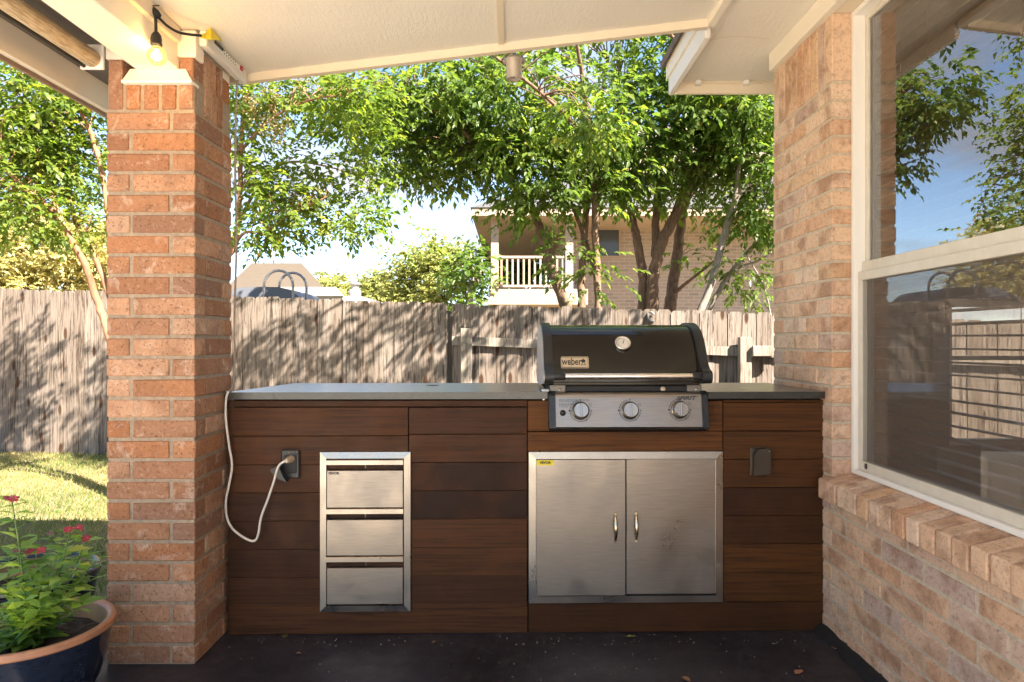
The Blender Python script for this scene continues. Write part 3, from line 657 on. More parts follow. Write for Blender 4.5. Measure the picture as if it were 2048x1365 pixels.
for x0, x1 in ((GL, GL+CW), (GR-CW, GR)):
    mb = MB(); mb.prism(cp, 'x', x0, x1, True); c = mb.build('end_cap', MBLACK, gr)
    bv = c.modifiers.new('bevel','BEVEL'); bv.width=.004; bv.segments=2; bv.limit_method='ANGLE'
for x0, x1 in ((GL-.004, GL-.0005), (GR+.0005, GR+.004)):
    mb = MB(); mb.prism([(a*.97+.006, (b-1.0)*.97+1.0) for a, b in cp], 'x', x0, x1); mb.build('side_plate', MCASTAL, gr)
hy, hz = -.082, 1.050
mb = MB(); mb.tube([(GL+.075,hy,hz),(GR-.07,hy,hz)], .0125, 20); mb.build('handle', MCHROME, gr)
for x0, x1 in ((GL+CW-.004, GL+.082), (GR-.077, GR-CW+.004)):
    mb = MB(); mb.tube([(x0,hy,hz),(x0+.004,hy,hz),(x1-.003,hy,hz),(x1,hy,hz)], [.016,.0165,.0165,.0145], 20); mb.build('handle_grip', MBLACK, gr)
mb = MB(); mb.cbox(GL+CW, GR-CW, -.046, -.030, 1.012, 1.026, .003); mb.build('lid_lip', MENAM, gr)
# thermometer and name plate sit on the sloping front
def lid_at(z):
    for (a0,b0),(a1,b1) in zip(lp[:-1], lp[1:]):
        if b0 <= z <= b1 and a0 < .2:
            t = (z-b0)/(b1-b0+1e-9); return a0+(a1-a0)*t, math.atan2(a1-a0, b1-b0)
def on_lid(px, py):
    y = 0.0
    for _ in range(8):
        p = CL(px, py, y); r_ = lid_at(p.z); y = r_[0]
    return Vector((p.x, y, p.z)), r_[1]
tp, ta = on_lid(1245, 689)
th = MB(); th.lathe([(0,.010),(.026,.010),(.030,.016),(.033,.014),(.034,.006),(.031,0)], (0,0,0), 32, 'y')
ME = th; o = th.build('thermometer', MCHROME, None); o.parent = gr; o.location = tp - BASE[gr]; o.rotation_euler = (-ta,0,0); BASE[o] = BASE[gr]
def sub(parent, mbx, name, mat):
    me = bpy.data.meshes.new(name); me.from_pydata(mbx.v, [], mbx.f); me.materials.append(mat); q = bpy.data.objects.new(name, me); COL.objects.link(q); q.parent = parent; return q
q = MB(); q.lathe([(0,.0105),(.0255,.0105)], (0,0,0), 32, 'y'); sub(o, q, 'dial', MDIAL)
q = MB(); q.add([(-.002,-.0115,-.002),(.002,-.0115,-.003),(.008,-.0115,.017),(.0065,-.0115,.018)],[(0,1,2,3)]); 
for k in range(14):
    an = math.radians(-210 + k*240/13); q.add([(math.cos(an+d)*r,-.0112,-math.sin(an+d)*r) for r, d in ((.019,-.03),(.019,.03),(.0235,.03),(.0235,-.03))], [(0,1,2,3)])
sub(o, q, 'pointer', MINK)
tp, ta = on_lid(1149.5, 725.5)
bm = bmesh.new(); w2, h2, rc = .0565, .0255, .007
pts = []
for cx, cz, a0 in ((w2-rc,h2-rc,0),(-w2+rc,h2-rc,90),(-w2+rc,-h2+rc,180),(w2-rc,-h2+rc,270)):
    for k in range(6): an = math.radians(a0+k*18); pts.append((cx+rc*math.cos(an), cz+rc*math.sin(an)))
bm.free()
mb = MB(); mb.prism(pts, 'y', -.005, .004); npl = mb.build('name_plate', MPLATE, None); npl.parent = gr; npl.location = tp - BASE[gr]; npl.rotation_euler = (-ta,0,0); BASE[npl] = Vector((0,0,0))
q = MB(); n = len(pts); k1, k2 = .95, .90
vs = [(a*k1,-.0056,b*.92) for a,b in pts] + [(a*k1*.975,-.0056,b*.84) for a,b in pts]; q.add(vs, [(i,(i+1)%n,(i+1)%n+n,i+n) for i in range(n)]); sub(npl, q, 'plate_border', MINK)
text_mesh('lettering', 'weber', .043, MINK, npl, (-.013,-.0058,.002), (math.pi/2,0,0), ext=.0003, bold=.0006, sx=.72)
q = MB()
q.add([(.0345+.009*math.cos(t)*1.0, -.0056, .006+ (.0075*math.sin(t))) for t in [k*math.pi/8 for k in range(16)]], [tuple(range(16))])
for s_ in (-1,1): q.add([(.0345+s_*.002,-.0056,-.001),(.0345+s_*.0045,-.0056,-.001),(.0345+s_*.0105,-.0056,-.015),(.0345+s_*.0075,-.0056,-.015)],[(0,1,2,3)])
q.add([(.028,-.0056,-.0085),(.041,-.0056,-.0085),(.041,-.0056,-.0105),(.028,-.0056,-.0105)],[(0,1,2,3)]); q.add([(.0335,-.0056,.013),(.0355,-.0056,.013),(.0355,-.0056,.0165),(.0335,-.0056,.0165)],[(0,1,2,3)])
sub(npl, q, 'kettle_emblem', MINK)
# cook box and brackets
mb = MB(); mb.cbox(GL+.03, GR-.03, -.018, .40, .86, 1.010, .004); mb.build('cook_box', MBLACKM, gr)
for x0, x1 in ((CL(1099,775).x, CL(1130,775).x), (CL(1371,775).x, CL(1400,775).x)):
    mb = MB(); mb.cbox(x0, x1, -.026, -.012, CL(1100,783).z, CL(1100,769).z, .002); br_ = mb.build('hinge_bracket', simple('bracket_grey', (.20,.18,.15), .5, .6), gr)
    mb = MB(); mb.lathe([(0,.004),(.005,.003),(.0055,0)], ((x0+x1)/2+.008, -.026, CL(1100,778).z), 10, 'y'); mb.build('bolt', MCHROME, br_)
mb = MB(); mb.cbox(CL(1083,780).x, CL(1098,780).x, -.03, .02, TOPZ+.0008, TOPZ+.012, .002); mb.build('side_flange', MCASTAL, gr)
# control panel
zt, zb_ = CL(1250,783.5,-.03).z, CL(1250,859,-.07).z
px0, px1 = CL(1111,800,-.05).x, CL(1403,800,-.05).x
prof = [(.0,zt+.002),(-.026,zt+.001),(-.036,zt-.003),(-.042,zt-.011),(-.046,zt-.022),(-.066,zb_+.020),(-.068,zb_+.010),(-.062,zb_+.003),(-.045,zb_),(.0,zb_)]
mb = MB(); mb.prism(prof, 'x', px0, px1, True); pan = mb.build('control_panel', MSTEEL, gr)
for f in pan.data.polygons: f.use_smooth = False
capq = [(.0,zt+.004),(-.03,zt+.003),(-.042,zt-.002),(-.050,zt-.014),(-.074,zb_+.016),(-.075,zb_+.004),(-.066,zb_-.003),(.0,zb_-.003)]
for x0, x1, sh in ((px0-.027, px0, .010), (px1, px1+.024, .004)):
    mb = MB(); mb.prism(capq, 'x', x0, x1); c = mb.build('panel_end', MBLACK, gr)
    bv = c.modifiers.new('bevel','BEVEL'); bv.width=.005; bv.segments=3; bv.limit_method='ANGLE'
ang = math.atan2(.020, (zt-.022)-(zb_+.020))
def on_panel(px, py):
    y = -.055
    for _ in range(6):
        p = CL(px, py, y); t = (zt-.022 - p.z)/((zt-.022)-(zb_+.020)); y = -.046 - .020*t
    return Vector((p.x, y, p.z))
def panel_obj(name, mbx, mat, px, py, parent=None):
    me = bpy.data.meshes.new(name); me.from_pydata(mbx.v, [], mbx.f); me.polygons.foreach_set('use_smooth', mbx.sm); me.materials.append(mat)
    o = bpy.data.objects.new(name, me); COL.objects.link(o); o.parent = gr; o.location = on_panel(px,py)-BASE[gr]; o.rotation_euler = (-ang,0,0); return o
MKNOB = steel('knob_metal', (.40,.37,.33), .30, (60,60,60))
for px, py in ((1161,821.5), (1259.5,821), (1359.5,819.5)):
    q = MB(); q.lathe([(.037,0),(.0365,.003),(.033,.006),(.031,.008)], (0,0,0), 32, 'y'); q.lathe([(.031,.008),(.0295,.027)], (0,0,0), 32, 'y'); q.lathe([(.0295,.027),(.0275,.031)], (0,0,0), 32, 'y', False); q.lathe([(.0275,.031),(0,.031)], (0,0,0), 32, 'y', False)
    q.cbox(-.0035, .0035, -.038, -.030, -.026, .026, .0015)
    kn = panel_obj('control_knob', q, MKNOB, px, py)
    q = MB()
    for a0, a1 in ((100,170),(190,300),(308,352)):
        m_s = 12
        for i in range(m_s):
            aa, bb = (math.radians(a0+(a1-a0)*(i+t)/m_s) for t in (0,1))
            q.add([(math.cos(w)*r,-.0008,math.sin(w)*r) for w, r in ((aa,.0415),(bb,.0415),(bb,.0438),(aa,.0438))], [(0,1,2,3)])
    for aa, s_ in ((180,.0045),(0,.003),(303,.003),(88,.003)):
        cx, cz = math.cos(math.radians(aa))*.0432, math.sin(math.radians(aa))*.0432
        q.add([(cx+s_*math.cos(t*.785),-.0008,cz+s_*math.sin(t*.785)) for t in range(8)], [tuple(range(8))])
    for i in range(10):
        aa, bb = (2*math.pi*(i+t)/10 for t in (0,1))
        q.add([(.040+math.cos(w)*r,-.0008,.024+math.sin(w)*r) for w, r in ((aa,.0048),(bb,.0048),(bb,.006),(aa,.006))], [(0,1,2,3)])
    panel_obj('dial_print', q, MINK, px, py)
q = MB(); q.lathe([(.012,0),(.012,.004),(.009,.006),(.0085,.010),(0,.011)], (0,0,0), 20, 'y'); panel_obj('igniter_button', q, MBLACK, 1125.5, 826)
tp = on_panel(1371, 796.5); text_mesh('lettering', 'SPIRIT', .021, MINK, gr, tp+Vector((0,-.0012,0)), (math.pi/2-ang,0,0), ext=.0004, bold=.0005, shear=.35, sx=1.35)
q = MB(); r_ = random.Random(2)
for i, (yy, w) in enumerate(((799,.115),(801.5,.12),(803.5,.09),(807,.060),(809.5,.055),(812,.040),(814.5,.03))):
    p0 = on_panel(1118, yy) - on_panel(1118, 806); x = 0
    while x < w:
        l = r_.uniform(.003,.009); q.add([(x,-.0008,p0.z),(x+l,-.0008,p0.z),(x+l,-.0008,p0.z+.0017),(x,-.0008,p0.z+.0017)],[(0,1,2,3)]); x += l+.0018
panel_obj('instruction_print', q, MINK, 1118, 806)
mb = MB(); pp = CL(1326, 778, -.034); mb.lathe([(0,-.008),(.008,-.006),(.012,0),(.011,.006),(.006,.010),(0,.011)], (pp.x, pp.y, zt+.011), 12); 
peb = mb.build('snail_shell', simple('shell', (.55,.45,.33), .7, 0, 60, .3), None)
peb_me = peb.data
for v in peb_me.vertices: pass
peb.matrix_world = Matrix.Translation(OC) @ Matrix.Rotation(TH, 4, 'Z')
tag(peb, 'small pale snail shell lying on top of the grill control panel', 'shell')

# ------------------------------------------------------------------ fence
def fence_top(x): return 1.773 + (1.46-1.773)*(x+5.69)/(2.56+5.69)
def fence_y(x): return 7.9 + (7.0-7.9)*(x+5.69)/(2.56+5.69)
fa = math.atan2(7.0-7.9, 8.25)
PK = []
for k in range(6):
    r = random.Random(k+9); w = .1395+r.uniform(-.002,.001); h = 2.05; c = .026; bm = bmesh.new()
    pl_ = [(-w/2,-h),(w/2,-h),(w/2+r.uniform(-.002,.002),-c*1.1),(w/2-c*.55,-c*.25),(w/2-c,0),(-w/2+c,0),(-w/2+c*.55,-c*.25),(-w/2+r.uniform(-.002,.002),-c*1.1)]
    m = MB(); m.prism(pl_, 'y', -.008, .008); me = bpy.data.meshes.new('picket'); me.from_pydata(m.v, [], m.f)
    bm.from_mesh(me); bmesh.ops.recalc_face_normals(bm, faces=bm.faces[:]); bmesh.ops.bevel(bm, geom=[e for e in bm.edges], offset=.0015, segments=1, affect='EDGES'); bm.to_mesh(me); bm.free()
    me.materials.append(MFENCE); PK.append(me)
def fence(name, label, x0, x1, rails_front, posts, cat='fence'):
    xm = (x0+x1)/2; f = thing(name, (xm, fence_y(xm), ground_h(xm)), label, cat)
    x = x0; r = random.Random(int(x0*100)); side = 0
    while x < x1-.05:
        o = link('picket', r.choice(PK), f, (x+.069, fence_y(x)+(.003 if side else -.003)+r.uniform(-.001,.001), fence_top(x)+r.uniform(-.012,.010)))
        o.rotation_euler = (r.uniform(-.004,.004), r.uniform(-.006,.006), fa + r.uniform(-.012,.012)); x += .1375 + (r.uniform(.002,.006) if r.random() < .12 else 0); side = 1-side
    for zo, yo in rails_front:
        m = MB(); za, zb = fence_top(x0)+zo, fence_top(x1)+zo; ya, yb = fence_y(x0)+yo, fence_y(x1)+yo; s = 1 if yo > 0 else -1
        vs = [(x0,ya,za-.045),(x1,yb,zb-.045),(x1,yb,zb+.045),(x0,ya,za+.045)]; vs2 = [(a,b+s*.038,c) for a,b,c in vs]
        m.add(vs+vs2, [(0,1,2,3),(7,6,5,4),(0,4,5,1),(1,5,6,2),(2,6,7,3),(3,7,4,0)]); m.build('rail', MRAIL, f)
    for xp, zt_, w in posts:
        m = MB(); m.cbox(xp-w/2, xp+w/2, fence_y(xp)-.125, fence_y(xp)-.050, ground_h(xp)-.1, zt_, .005); m.build('post', MRAIL, f)
    return f
GX = (899.5-1024)*7.38/F
fence('picket_fence', 'weathered brown dog-ear picket fence without rails, left of the dark gap', -9.5, GX-.02, [(-.35,.014),(-1.0,.014),(-1.55,.014)], [])
fl_x = lambda px, Z: (px-1024)*Z/F
m = MB(); m.box(GX-.09, GX+.09, 7.44, 7.53, ground_h(GX)-.1, 1.50); tag(m.build('gap_blocking_post', MRAIL, None), 'post added behind the gap between the two fence sections to keep it dark', 'post')  # added post blocks the bright background showing through the gap
fence('railed_picket_fence', 'weathered picket fence section with rails and posts facing the patio, behind the grill', GX+.03, 7.2, [(-.385,-.012),(-1.2,-.012)],
      [(fl_x(933,7.25), P(933,657,7.25).z, .115), (fl_x(1489,6.95), P(1489,674,6.95).z, .115)])
m = MB(); lx0, lx1 = fl_x(1503,6.9), fl_x(1560,6.9); zz = P(1520,702,6.9).z; m.cbox(lx0, lx1, 6.86, 6.90, zz-.05, zz+.05, .004)
lr = m.build('short_board', MRAIL, None); tag(lr, 'short pale board nailed low beside the right fence post', 'board')
m = MB(); lc = P(1303,633,fence_y(1.37)); m.box(lc.x-.035, lc.x+.025, lc.y-.03, lc.y-.008, lc.z-.05, lc.z-.03); m.box(lc.x-.045, lc.x-.028, lc.y-.03, lc.y-.008, lc.z-.05, lc.z+.035); m.tube(spline([(lc.x-.036,lc.y-.02,lc.z+.03),(lc.x-.01,lc.y-.03,lc.z+.045),(lc.x+.02,lc.y-.03,lc.z+.02)],5), .008, 8)
tag(m.build('gate_latch', simple('grey_metal', (.22,.22,.22), .5, .6), None), 'small grey metal hook screwed near a picket top behind the grill', 'latch')

# ------------------------------------------------------------------ leaves
def leaf_mesh(name, pos, dirn, nrm, size, width, mat, parent, kind='stuff', fold=.25, rnd=None):
    n = len(pos); b = np.array(BASE[parent]) if parent else np.zeros(3)
    d = dirn/np.linalg.norm(dirn, axis=1, keepdims=True); nr = nrm - d*np.sum(nrm*d, axis=1, keepdims=True)
    nr /= (np.linalg.norm(nr, axis=1, keepdims=True)+1e-9); sd = np.cross(d, nr)
    s = size[:,None]; w = (size*width)[:,None]; p = pos - b
    V = np.empty((n,6,3))
    V[:,0] = p; V[:,1] = p + d*s*.42 + sd*w*.5 + nr*w*fold; V[:,2] = p + d*s - nr*s*.10
    V[:,3] = p + d*s*.42 - sd*w*.5 + nr*w*fold; V[:,4] = p + d*s*.45; V[:,5] = p + d*s*.45
    V = V[:,:5]
    fi = np.array([[0,1,4],[1,2,4],[2,3,4],[3,0,4]]); Fc = (np.arange(n)[:,None,None]*5 + fi[None]).reshape(-1,3)
    me = bpy.data.meshes.new(name); me.vertices.add(n*5); me.vertices.foreach_set('co', V.reshape(-1).astype(np.float32))
    me.loops.add(len(Fc)*3); me.loops.foreach_set('vertex_index', Fc.reshape(-1).astype(np.int32))
    me.polygons.add(len(Fc)); me.polygons.foreach_set('loop_start', np.arange(0,len(Fc)*3,3,dtype=np.int32)); me.polygons.foreach_set('loop_total', np.full(len(Fc),3,dtype=np.int32))
    me.update(calc_edges=True)
    at = me.attributes.new('leafrand', 'FLOAT', 'POINT'); rv = RNG.random(n) if rnd is None else rnd
    at.data.foreach_set('value', np.repeat(rv,5).astype(np.float32)); me.materials.append(mat)
    o = link(name, me, parent)
    if kind: o['kind'] = kind
    return o
def unit(n):
    v = RNG.normal(size=(n,3)); return v/np.linalg.norm(v,axis=1,keepdims=True)
def limbs(stems):       # stems: list of [(px,py,Z,rpx)...] -> world polylines
    return [([P(a,b,z) for a,b,z,r in st], [r*.88*z/F for a,b,z,r in st]) for st in stems]
def tree(name, label, stems, blobs, leafm, barkm, lsize, lw, droop, per, base, twig=.22, compound=7, spread=.30, group=None, worldblobs=False, tw=True):
    t = thing(name, base, label, 'tree', group)
    L = limbs(stems); mb = MB(); nodes = []
    for pts, rs in L:
        sp_ = spline(pts, 6); m = len(sp_); rr_ = []
        for i in range(m):
            u = i/6; k = min(int(u), len(rs)-2); f = u-k; rr_.append(rs[k]*(1-f)+rs[k+1]*f)
        for i in range(m): sp_[i] = sp_[i] + Vector((random.gauss(0,1),random.gauss(0,1),0))*rr_[i]*.10
        mb.tube(sp_, rr_, 10); nodes += list(zip(sp_, rr_))
    nodes_np = np.array([p[:] for p,_ in nodes])
    C = []
    for (px,py,z,rx,ry,rz,n) in blobs:
        c = np.array(P(px,py,z)); rad = np.array([rx*z/F, rz, ry*z/F])
        u = unit(n); r = RNG.random(n)**.45; C.append(c + u*r[:,None]*rad)
    C = np.concatenate(C); ncl = len(C)
    # twigs to the nearest limb, entered from below
    dmat = np.linalg.norm((C[:,None,:]-nodes_np[None])*np.array([1,1,1.0]) + np.array([0,0,0]), axis=2) + np.maximum(0, nodes_np[None,:,2]-C[:,None,2])*1.2
    near = dmat.argmin(axis=1)
    if tw:
        for c, k in zip(C, near):
            a = Vector(nodes_np[k]); b = Vector(c); d = (b-a).length
            if d < .05 or d > 3.2: continue
            m1 = a.lerp(b,.5)+Vector((random.gauss(0,.07),random.gauss(0,.07),.12+.05*d)); r0 = min(nodes[k][1]*.5, .004+.008*d)
            mb.tube(spline([a,m1,b],4), [r0*(1-.8*i/8) for i in range(9)], 5, cap=False)
    mb.build('trunk', barkm, t)
    nsp = per; tot = ncl*nsp
    cc = np.repeat(C, nsp, axis=0); out = unit(tot); out[:,2] = out[:,2]*.6 + .05
    sb = cc + out*spread*RNG.random((tot,1))**.6
    sd = out + np.array([0,0,-droop]); sd += .5*unit(tot); sd /= np.linalg.norm(sd,axis=1,keepdims=True)
    pos=[]; dr=[]; nm=[]; sz=[]
    for k in range(compound):
        f = (k//2+1)/((compound+1)//2); side = 1 if k % 2 else -1
        p = sb + sd*(twig*f) + np.array([0,0,-1])*(droop*.25*twig*f*f)
        lat = np.cross(sd, np.array([0,0,1.0])); lat /= np.linalg.norm(lat,axis=1,keepdims=True)+1e-9
        dd = sd*.75 + lat*side*(.75 if k < compound-1 else 0) + np.array([0,0,-droop*.75]) + .28*unit(tot)
        nn = np.array([0,0,1.0]) + .55*unit(tot)
        pos.append(p); dr.append(dd); nm.append(nn); sz.append(lsize*RNG.uniform(.45,1.3,tot))
    rnd = np.clip(np.tile(np.repeat(RNG.random(ncl),nsp),compound)*.45 + RNG.random(tot*compound)*.56, 0, 1)
    leaf_mesh('crown', np.concatenate(pos), np.concatenate(dr), np.concatenate(nm), np.concatenate(sz), lw, leafm, t, rnd=rnd)
    return t
# three multi-stem trees just beyond the fence
ZA, ZB, ZCt = 8.3, 8.7, 8.05
stA = [[(1150,820,ZA,17),(1140,645,ZA,14),(1126,600,ZA,12.5),(1105,545,ZA,11.5),(1085,480,ZA,11),(1066,425,ZA,9),(1020,365,ZA-.2,8),(985,325,ZA-.4,7),(900,240,ZA-.7,5),(800,190,ZA-1.0,3)],
       [(1163,820,ZA+.1,10),(1163,640,ZA+.1,9.5),(1164,560,ZA+.1,9),(1168,470,ZA+.1,8.5),(1176,390,ZA+.1,7),(1190,280,ZA,5),(1215,120,ZA,4)],
       [(1199,820,ZA-.2,10),(1197,640,ZA-.2,9),(1195,580,ZA-.2,8.5),(1192,480,ZA-.2,8.5),(1188,380,ZA-.3,8),(1181,280,ZA-.5,7),(1168,180,ZA-1,5),(1150,60,ZA-1.4,4)],
       [(1192,560,ZA-.2,5),(1178,505,ZA-.1,5),(1160,450,ZA,5),(1130,380,ZA,3.5),(1080,300,ZA-.3,3)],
       [(1066,425,ZA,6),(1050,330,ZA-.2,5),(1010,230,ZA-.4,4),(960,120,ZA-.6,3)],
       [(1181,280,ZA-.5,6),(1120,220,ZA-1.2,5),(1050,160,ZA-1.9,4),(960,90,ZA-2.4,3)]]
blA = [(880,225,7.9,150,95,.8,52),(1010,215,7.8,140,110,.9,56),(760,215,7.5,95,65,.5,22),(815,320,7.8,50,35,.4,10),(905,335,7.9,45,30,.35,8),(960,300,7.9,80,50,.5,15),(1080,400,8.0,45,50,.35,10),(1060,330,8.0,90,80,.5,28),
       (1190,270,7.9,80,75,.6,20),(1185,225,6.4,45,50,.25,10),(1120,510,7.9,35,30,.2,2),(1195,560,7.9,20,30,.2,2),(1030,60,8.0,260,100,.8,34),(1215,385,8.0,50,35,.4,5),
       (950,-60,5.3,90,35,.3,5),(1180,-90,5.2,90,40,.3,6),(1080,-20,5.6,40,25,.2,2),(830,-20,5.6,60,30,.25,3),(1380,-80,5.2,70,40,.3,5)]
tree('ash_tree', 'leafy ash tree with dark leaning trunk and slim grey stems rising behind the fence', stA, blA, LASH, MBARK, .092, .50, .42, 12, P(1165,820,ZA)*1, twig=.19, compound=7, spread=.40, group='trees rising behind the fence')
stB = [[(1283,830,ZB,13),(1285,640,ZB,12),(1286,560,ZB,11),(1276,490,ZB,10),(1268,450,ZB,9),(1252,380,ZB,7),(1240,280,ZB,5),(1235,150,ZB,4)],
       [(1306,830,ZB-.1,17),(1304,640,ZB-.1,15),(1307,560,ZB-.1,13),(1318,500,ZB-.1,13),(1346,440,ZB-.1,12.5),(1380,365,ZB-.2,12),(1420,290,ZB-.3,11),(1458,220,ZB-.4,9),(1490,140,ZB-.5,7),(1530,20,ZB-.6,5)],
       [(1311,512,ZB-.1,10),(1312,450,ZB,9),(1314,390,ZB,8),(1325,290,ZB,6),(1340,150,ZB,4)],
       [(1336,830,ZB+.3,16),(1338,640,ZB+.3,14.5),(1346,570,ZB+.3,13),(1360,470,ZB+.3,11),(1370,405,ZB+.3,9),(1410,345,ZB+.3,7),(1460,290,ZB+.2,5),(1530,240,ZB,3)],
       [(1370,405,ZB+.3,8),(1375,330,ZB+.3,7),(1390,240,ZB+.2,6),(1400,120,ZB,4)],
       [(1338,600,ZB+.3,5),(1362,575,ZB+.2,4),(1400,545,ZB,3),(1430,520,ZB,2)],
       [(1458,220,ZB-.4,6),(1400,130,ZB-1.4,5),(1330,60,ZB-2.2,4)]]
blB = [(1320,195,8.4,145,100,.8,50),(1270,320,8.4,100,70,.5,30),(1440,200,8.2,125,110,.9,50),(1400,310,8.4,95,60,.5,24),(1500,300,8.1,65,110,.6,28),(1345,385,8.7,50,25,.3,4),(1425,400,8.7,50,35,.35,5),(1395,520,8.9,40,30,.3,2),
       (1390,40,8.2,240,100,.8,30),(1228,370,8.4,45,40,.3,7),(1540,-90,5.4,80,60,.4,6),(1720,-60,5.6,110,70,.4,7)]
tree('forked_ash_tree', 'leafy ash tree with thick forked brown trunks behind the grill lid', stB, blB, LASH, MBARK, .092, .50, .42, 12, P(1308,830,ZB), twig=.19, compound=7, spread=.40, group='trees rising behind the fence')
stC = [[(1370,800,ZCt,9),(1396,640,ZCt,8.5),(1420,575,ZCt,8),(1446,480,ZCt,8),(1470,402,ZCt,7),(1500,366,ZCt,5.5),(1560,310,ZCt,4),(1620,250,ZCt,3)],
       [(1470,402,ZCt,6),(1477,345,ZCt,5),(1480,270,ZCt,3.5),(1490,180,ZCt,2.5)],
       [(1396,800,ZCt+.3,6),(1412,650,ZCt+.3,5.5),(1448,565,ZCt+.3,5),(1490,510,ZCt+.3,4.5),(1535,462,ZCt+.3,3.5),(1590,400,ZCt+.3,2)],
       [(1448,565,ZCt+.3,3),(1480,535,ZCt+.3,3),(1520,520,ZCt+.3,2),(1560,490,ZCt+.3,1.5)],
       [(1545,650,ZCt+.6,2),(1530,580,ZCt+.6,2),(1505,530,ZCt+.6,1.5),(1480,490,ZCt+.6,1)],
       [(1530,650,ZCt+.6,2),(1500,600,ZCt+.6,1.6),(1470,570,ZCt+.6,1.2)]]
blC = [(1500,440,8.0,50,40,.4,7),(1535,400,8.0,45,80,.4,11),(1520,250,7.9,55,60,.4,9),(1600,330,7.9,70,130,.5,10),(1460,520,8.2,50,30,.3,2),(1500,575,8.5,45,35,.3,3)]
tree('slender_ash_tree', 'slender grey-stemmed leaning tree behind the fence beside the house corner', stC, blC, LASH, MBARKG, .086, .48, .42, 13, P(1385,800,ZCt), twig=.18, compound=7, spread=.34, group='trees rising behind the fence')
# crape myrtle in the garden
ZM = 5.6
stM = [[(262,1010,ZM,13),(240,760,ZM,10),(213,655,ZM,9),(190,590,ZM,8),(165,520,ZM-.1,7.5),(128,455,ZM-.2,7),(110,425,ZM-.2,6),(60,385,ZM-.3,5),(0,330,ZM-.4,4),(-80,270,ZM-.4,3)],
       [(128,455,ZM-.2,5),(100,380,ZM-.1,4.5),(70,300,ZM,4),(50,200,ZM,3),(30,80,ZM,2)],
       [(266,1010,ZM+.1,13),(250,700,ZM+.1,9),(222,600,ZM+.1,7),(196,530,ZM+.1,6.5),(170,480,ZM+.1,6),(150,440,ZM+.2,5),(135,360,ZM+.2,4.5),(90,220,ZM+.2,3)],
       [(272,1010,ZM,13),(258,700,ZM,9),(225,500,ZM,7),(213,400,ZM,6),(190,290,ZM,6),(165,230,ZM,5),(130,150,ZM,4),(90,40,ZM,3)],
       [(280,1010,ZM,13),(330,760,ZM,10),(400,600,ZM,9),(450,520,ZM,7),(470,490,ZM,6),(478,420,ZM,5.5),(482,300,ZM,5),(490,200,ZM,4),(520,80,ZM,3)],
       [(470,490,ZM,4),(490,465,ZM-.1,3.5),(530,462,ZM-.2,2),(580,430,ZM-.3,1.5),(650,395,ZM-.3,1)],
       [(482,300,ZM,4),(540,240,ZM-.2,3),(620,200,ZM-.4,2.5),(700,190,ZM-.5,2)],
       [(450,520,ZM,5),(500,400,ZM+.3,4),(560,330,ZM+.4,3),(640,330,ZM+.4,2),(740,370,ZM+.3,1.2),(790,480,ZM+.3,.8)]]
blM = [(90,170,5.5,110,70,.5,24),(130,270,5.6,90,70,.5,18),(40,240,5.3,90,90,.5,16),(60,330,5.5,80,50,.4,12),(30,400,5.3,60,40,.3,7),(140,340,5.7,60,60,.4,8),(190,150,5.8,60,60,.4,9),(100,60,5.6,160,80,.6,15),(180,430,5.7,25,40,.2,5),(100,440,5.4,40,22,.2,6),(-60,300,5.3,80,150,.5,24),
       (510,200,5.6,45,55,.4,13),(495,320,5.6,35,70,.3,11),(555,375,5.5,60,40,.3,11),(610,430,5.4,55,28,.25,8),(690,435,5.4,50,16,.2,5),(610,190,5.4,80,40,.4,11),(690,190,5.2,80,35,.4,10),(700,265,5.5,50,25,.3,6),(530,465,5.5,40,20,.2,5),(745,385,5.6,35,15,.15,3),(795,480,5.6,12,10,.08,1),(530,40,5.6,200,60,.7,18),(640,340,5.6,40,25,.2,4),(720,330,5.6,40,14,.2,2)]
my = tree('crape_myrtle', 'multi-stemmed crape myrtle with smooth orange-brown stems in the lawn behind the pillar', stM, blM, LCRAPE, MBARKM, .054, .62, .30, 15, P(268,1010,ZM), twig=.16, compound=7, spread=.24)
pos = []
for px, py in ((500,195),(545,185),(555,265),(535,250),(570,240),(610,180),(505,215)):
    c = np.array(P(px,py,5.35)); n = 150; pos.append(c + RNG.normal(size=(n,3))*np.array([.035,.035,.055]))
pos = np.concatenate(pos); leaf_mesh('seed_heads', pos, unit(len(pos)), unit(len(pos)), np.full(len(pos),.016), .9, LDRY, my)

# far trees
def fartree(name, label, px, py0, py1, Z, rx, leafm, n, per=16, ls=.16, rz=None, group='trees beyond the fence', extra=()):
    cy = (py0+py1)/2; ry = (py1-py0)/2
    st = [[(px,760,Z,7),(px,(py1+cy)/2,Z,6),(px+4,cy,Z,4),(px-3,py0+ry*.4,Z,2)], [(px,(py1+cy)/2,Z,4),(px-rx*.4,cy-ry*.2,Z,3),(px-rx*.5,py0+ry*.5,Z,2)], [(px,(py1+cy)/2,Z,4),(px+rx*.4,cy,Z,3),(px+rx*.5,py0+ry*.6,Z,2)]]
    bl = [(px,cy,Z,rx*.75,ry*.8,rz or rx*Z/F,n)]
    for k in range(7):
        a = k*.9+.4; bl.append((px+math.cos(a)*rx*.6, cy+math.sin(a)*ry*.55, Z+random.uniform(-.5,.5), rx*.4, ry*.42, rx*Z/F*.4, n//6))
    bl += list(extra)
    tree(name, label, st, bl, leafm, MBARKG, ls, .55, .2, per, P(px,760,Z), twig=.25*ls/.16, compound=7, spread=.42, group=group, tw=False)
fartree('lime_tree', 'large pale yellow-green tree in the gap between pillar and balcony house', 862, 474, 640, 20, 105, LLIME, 46, per=15, ls=.15)
fartree('young_green_tree', 'small upright green tree close to the balcony post', 942, 462, 640, 15, 44, LMID, 17, per=10, ls=.12)
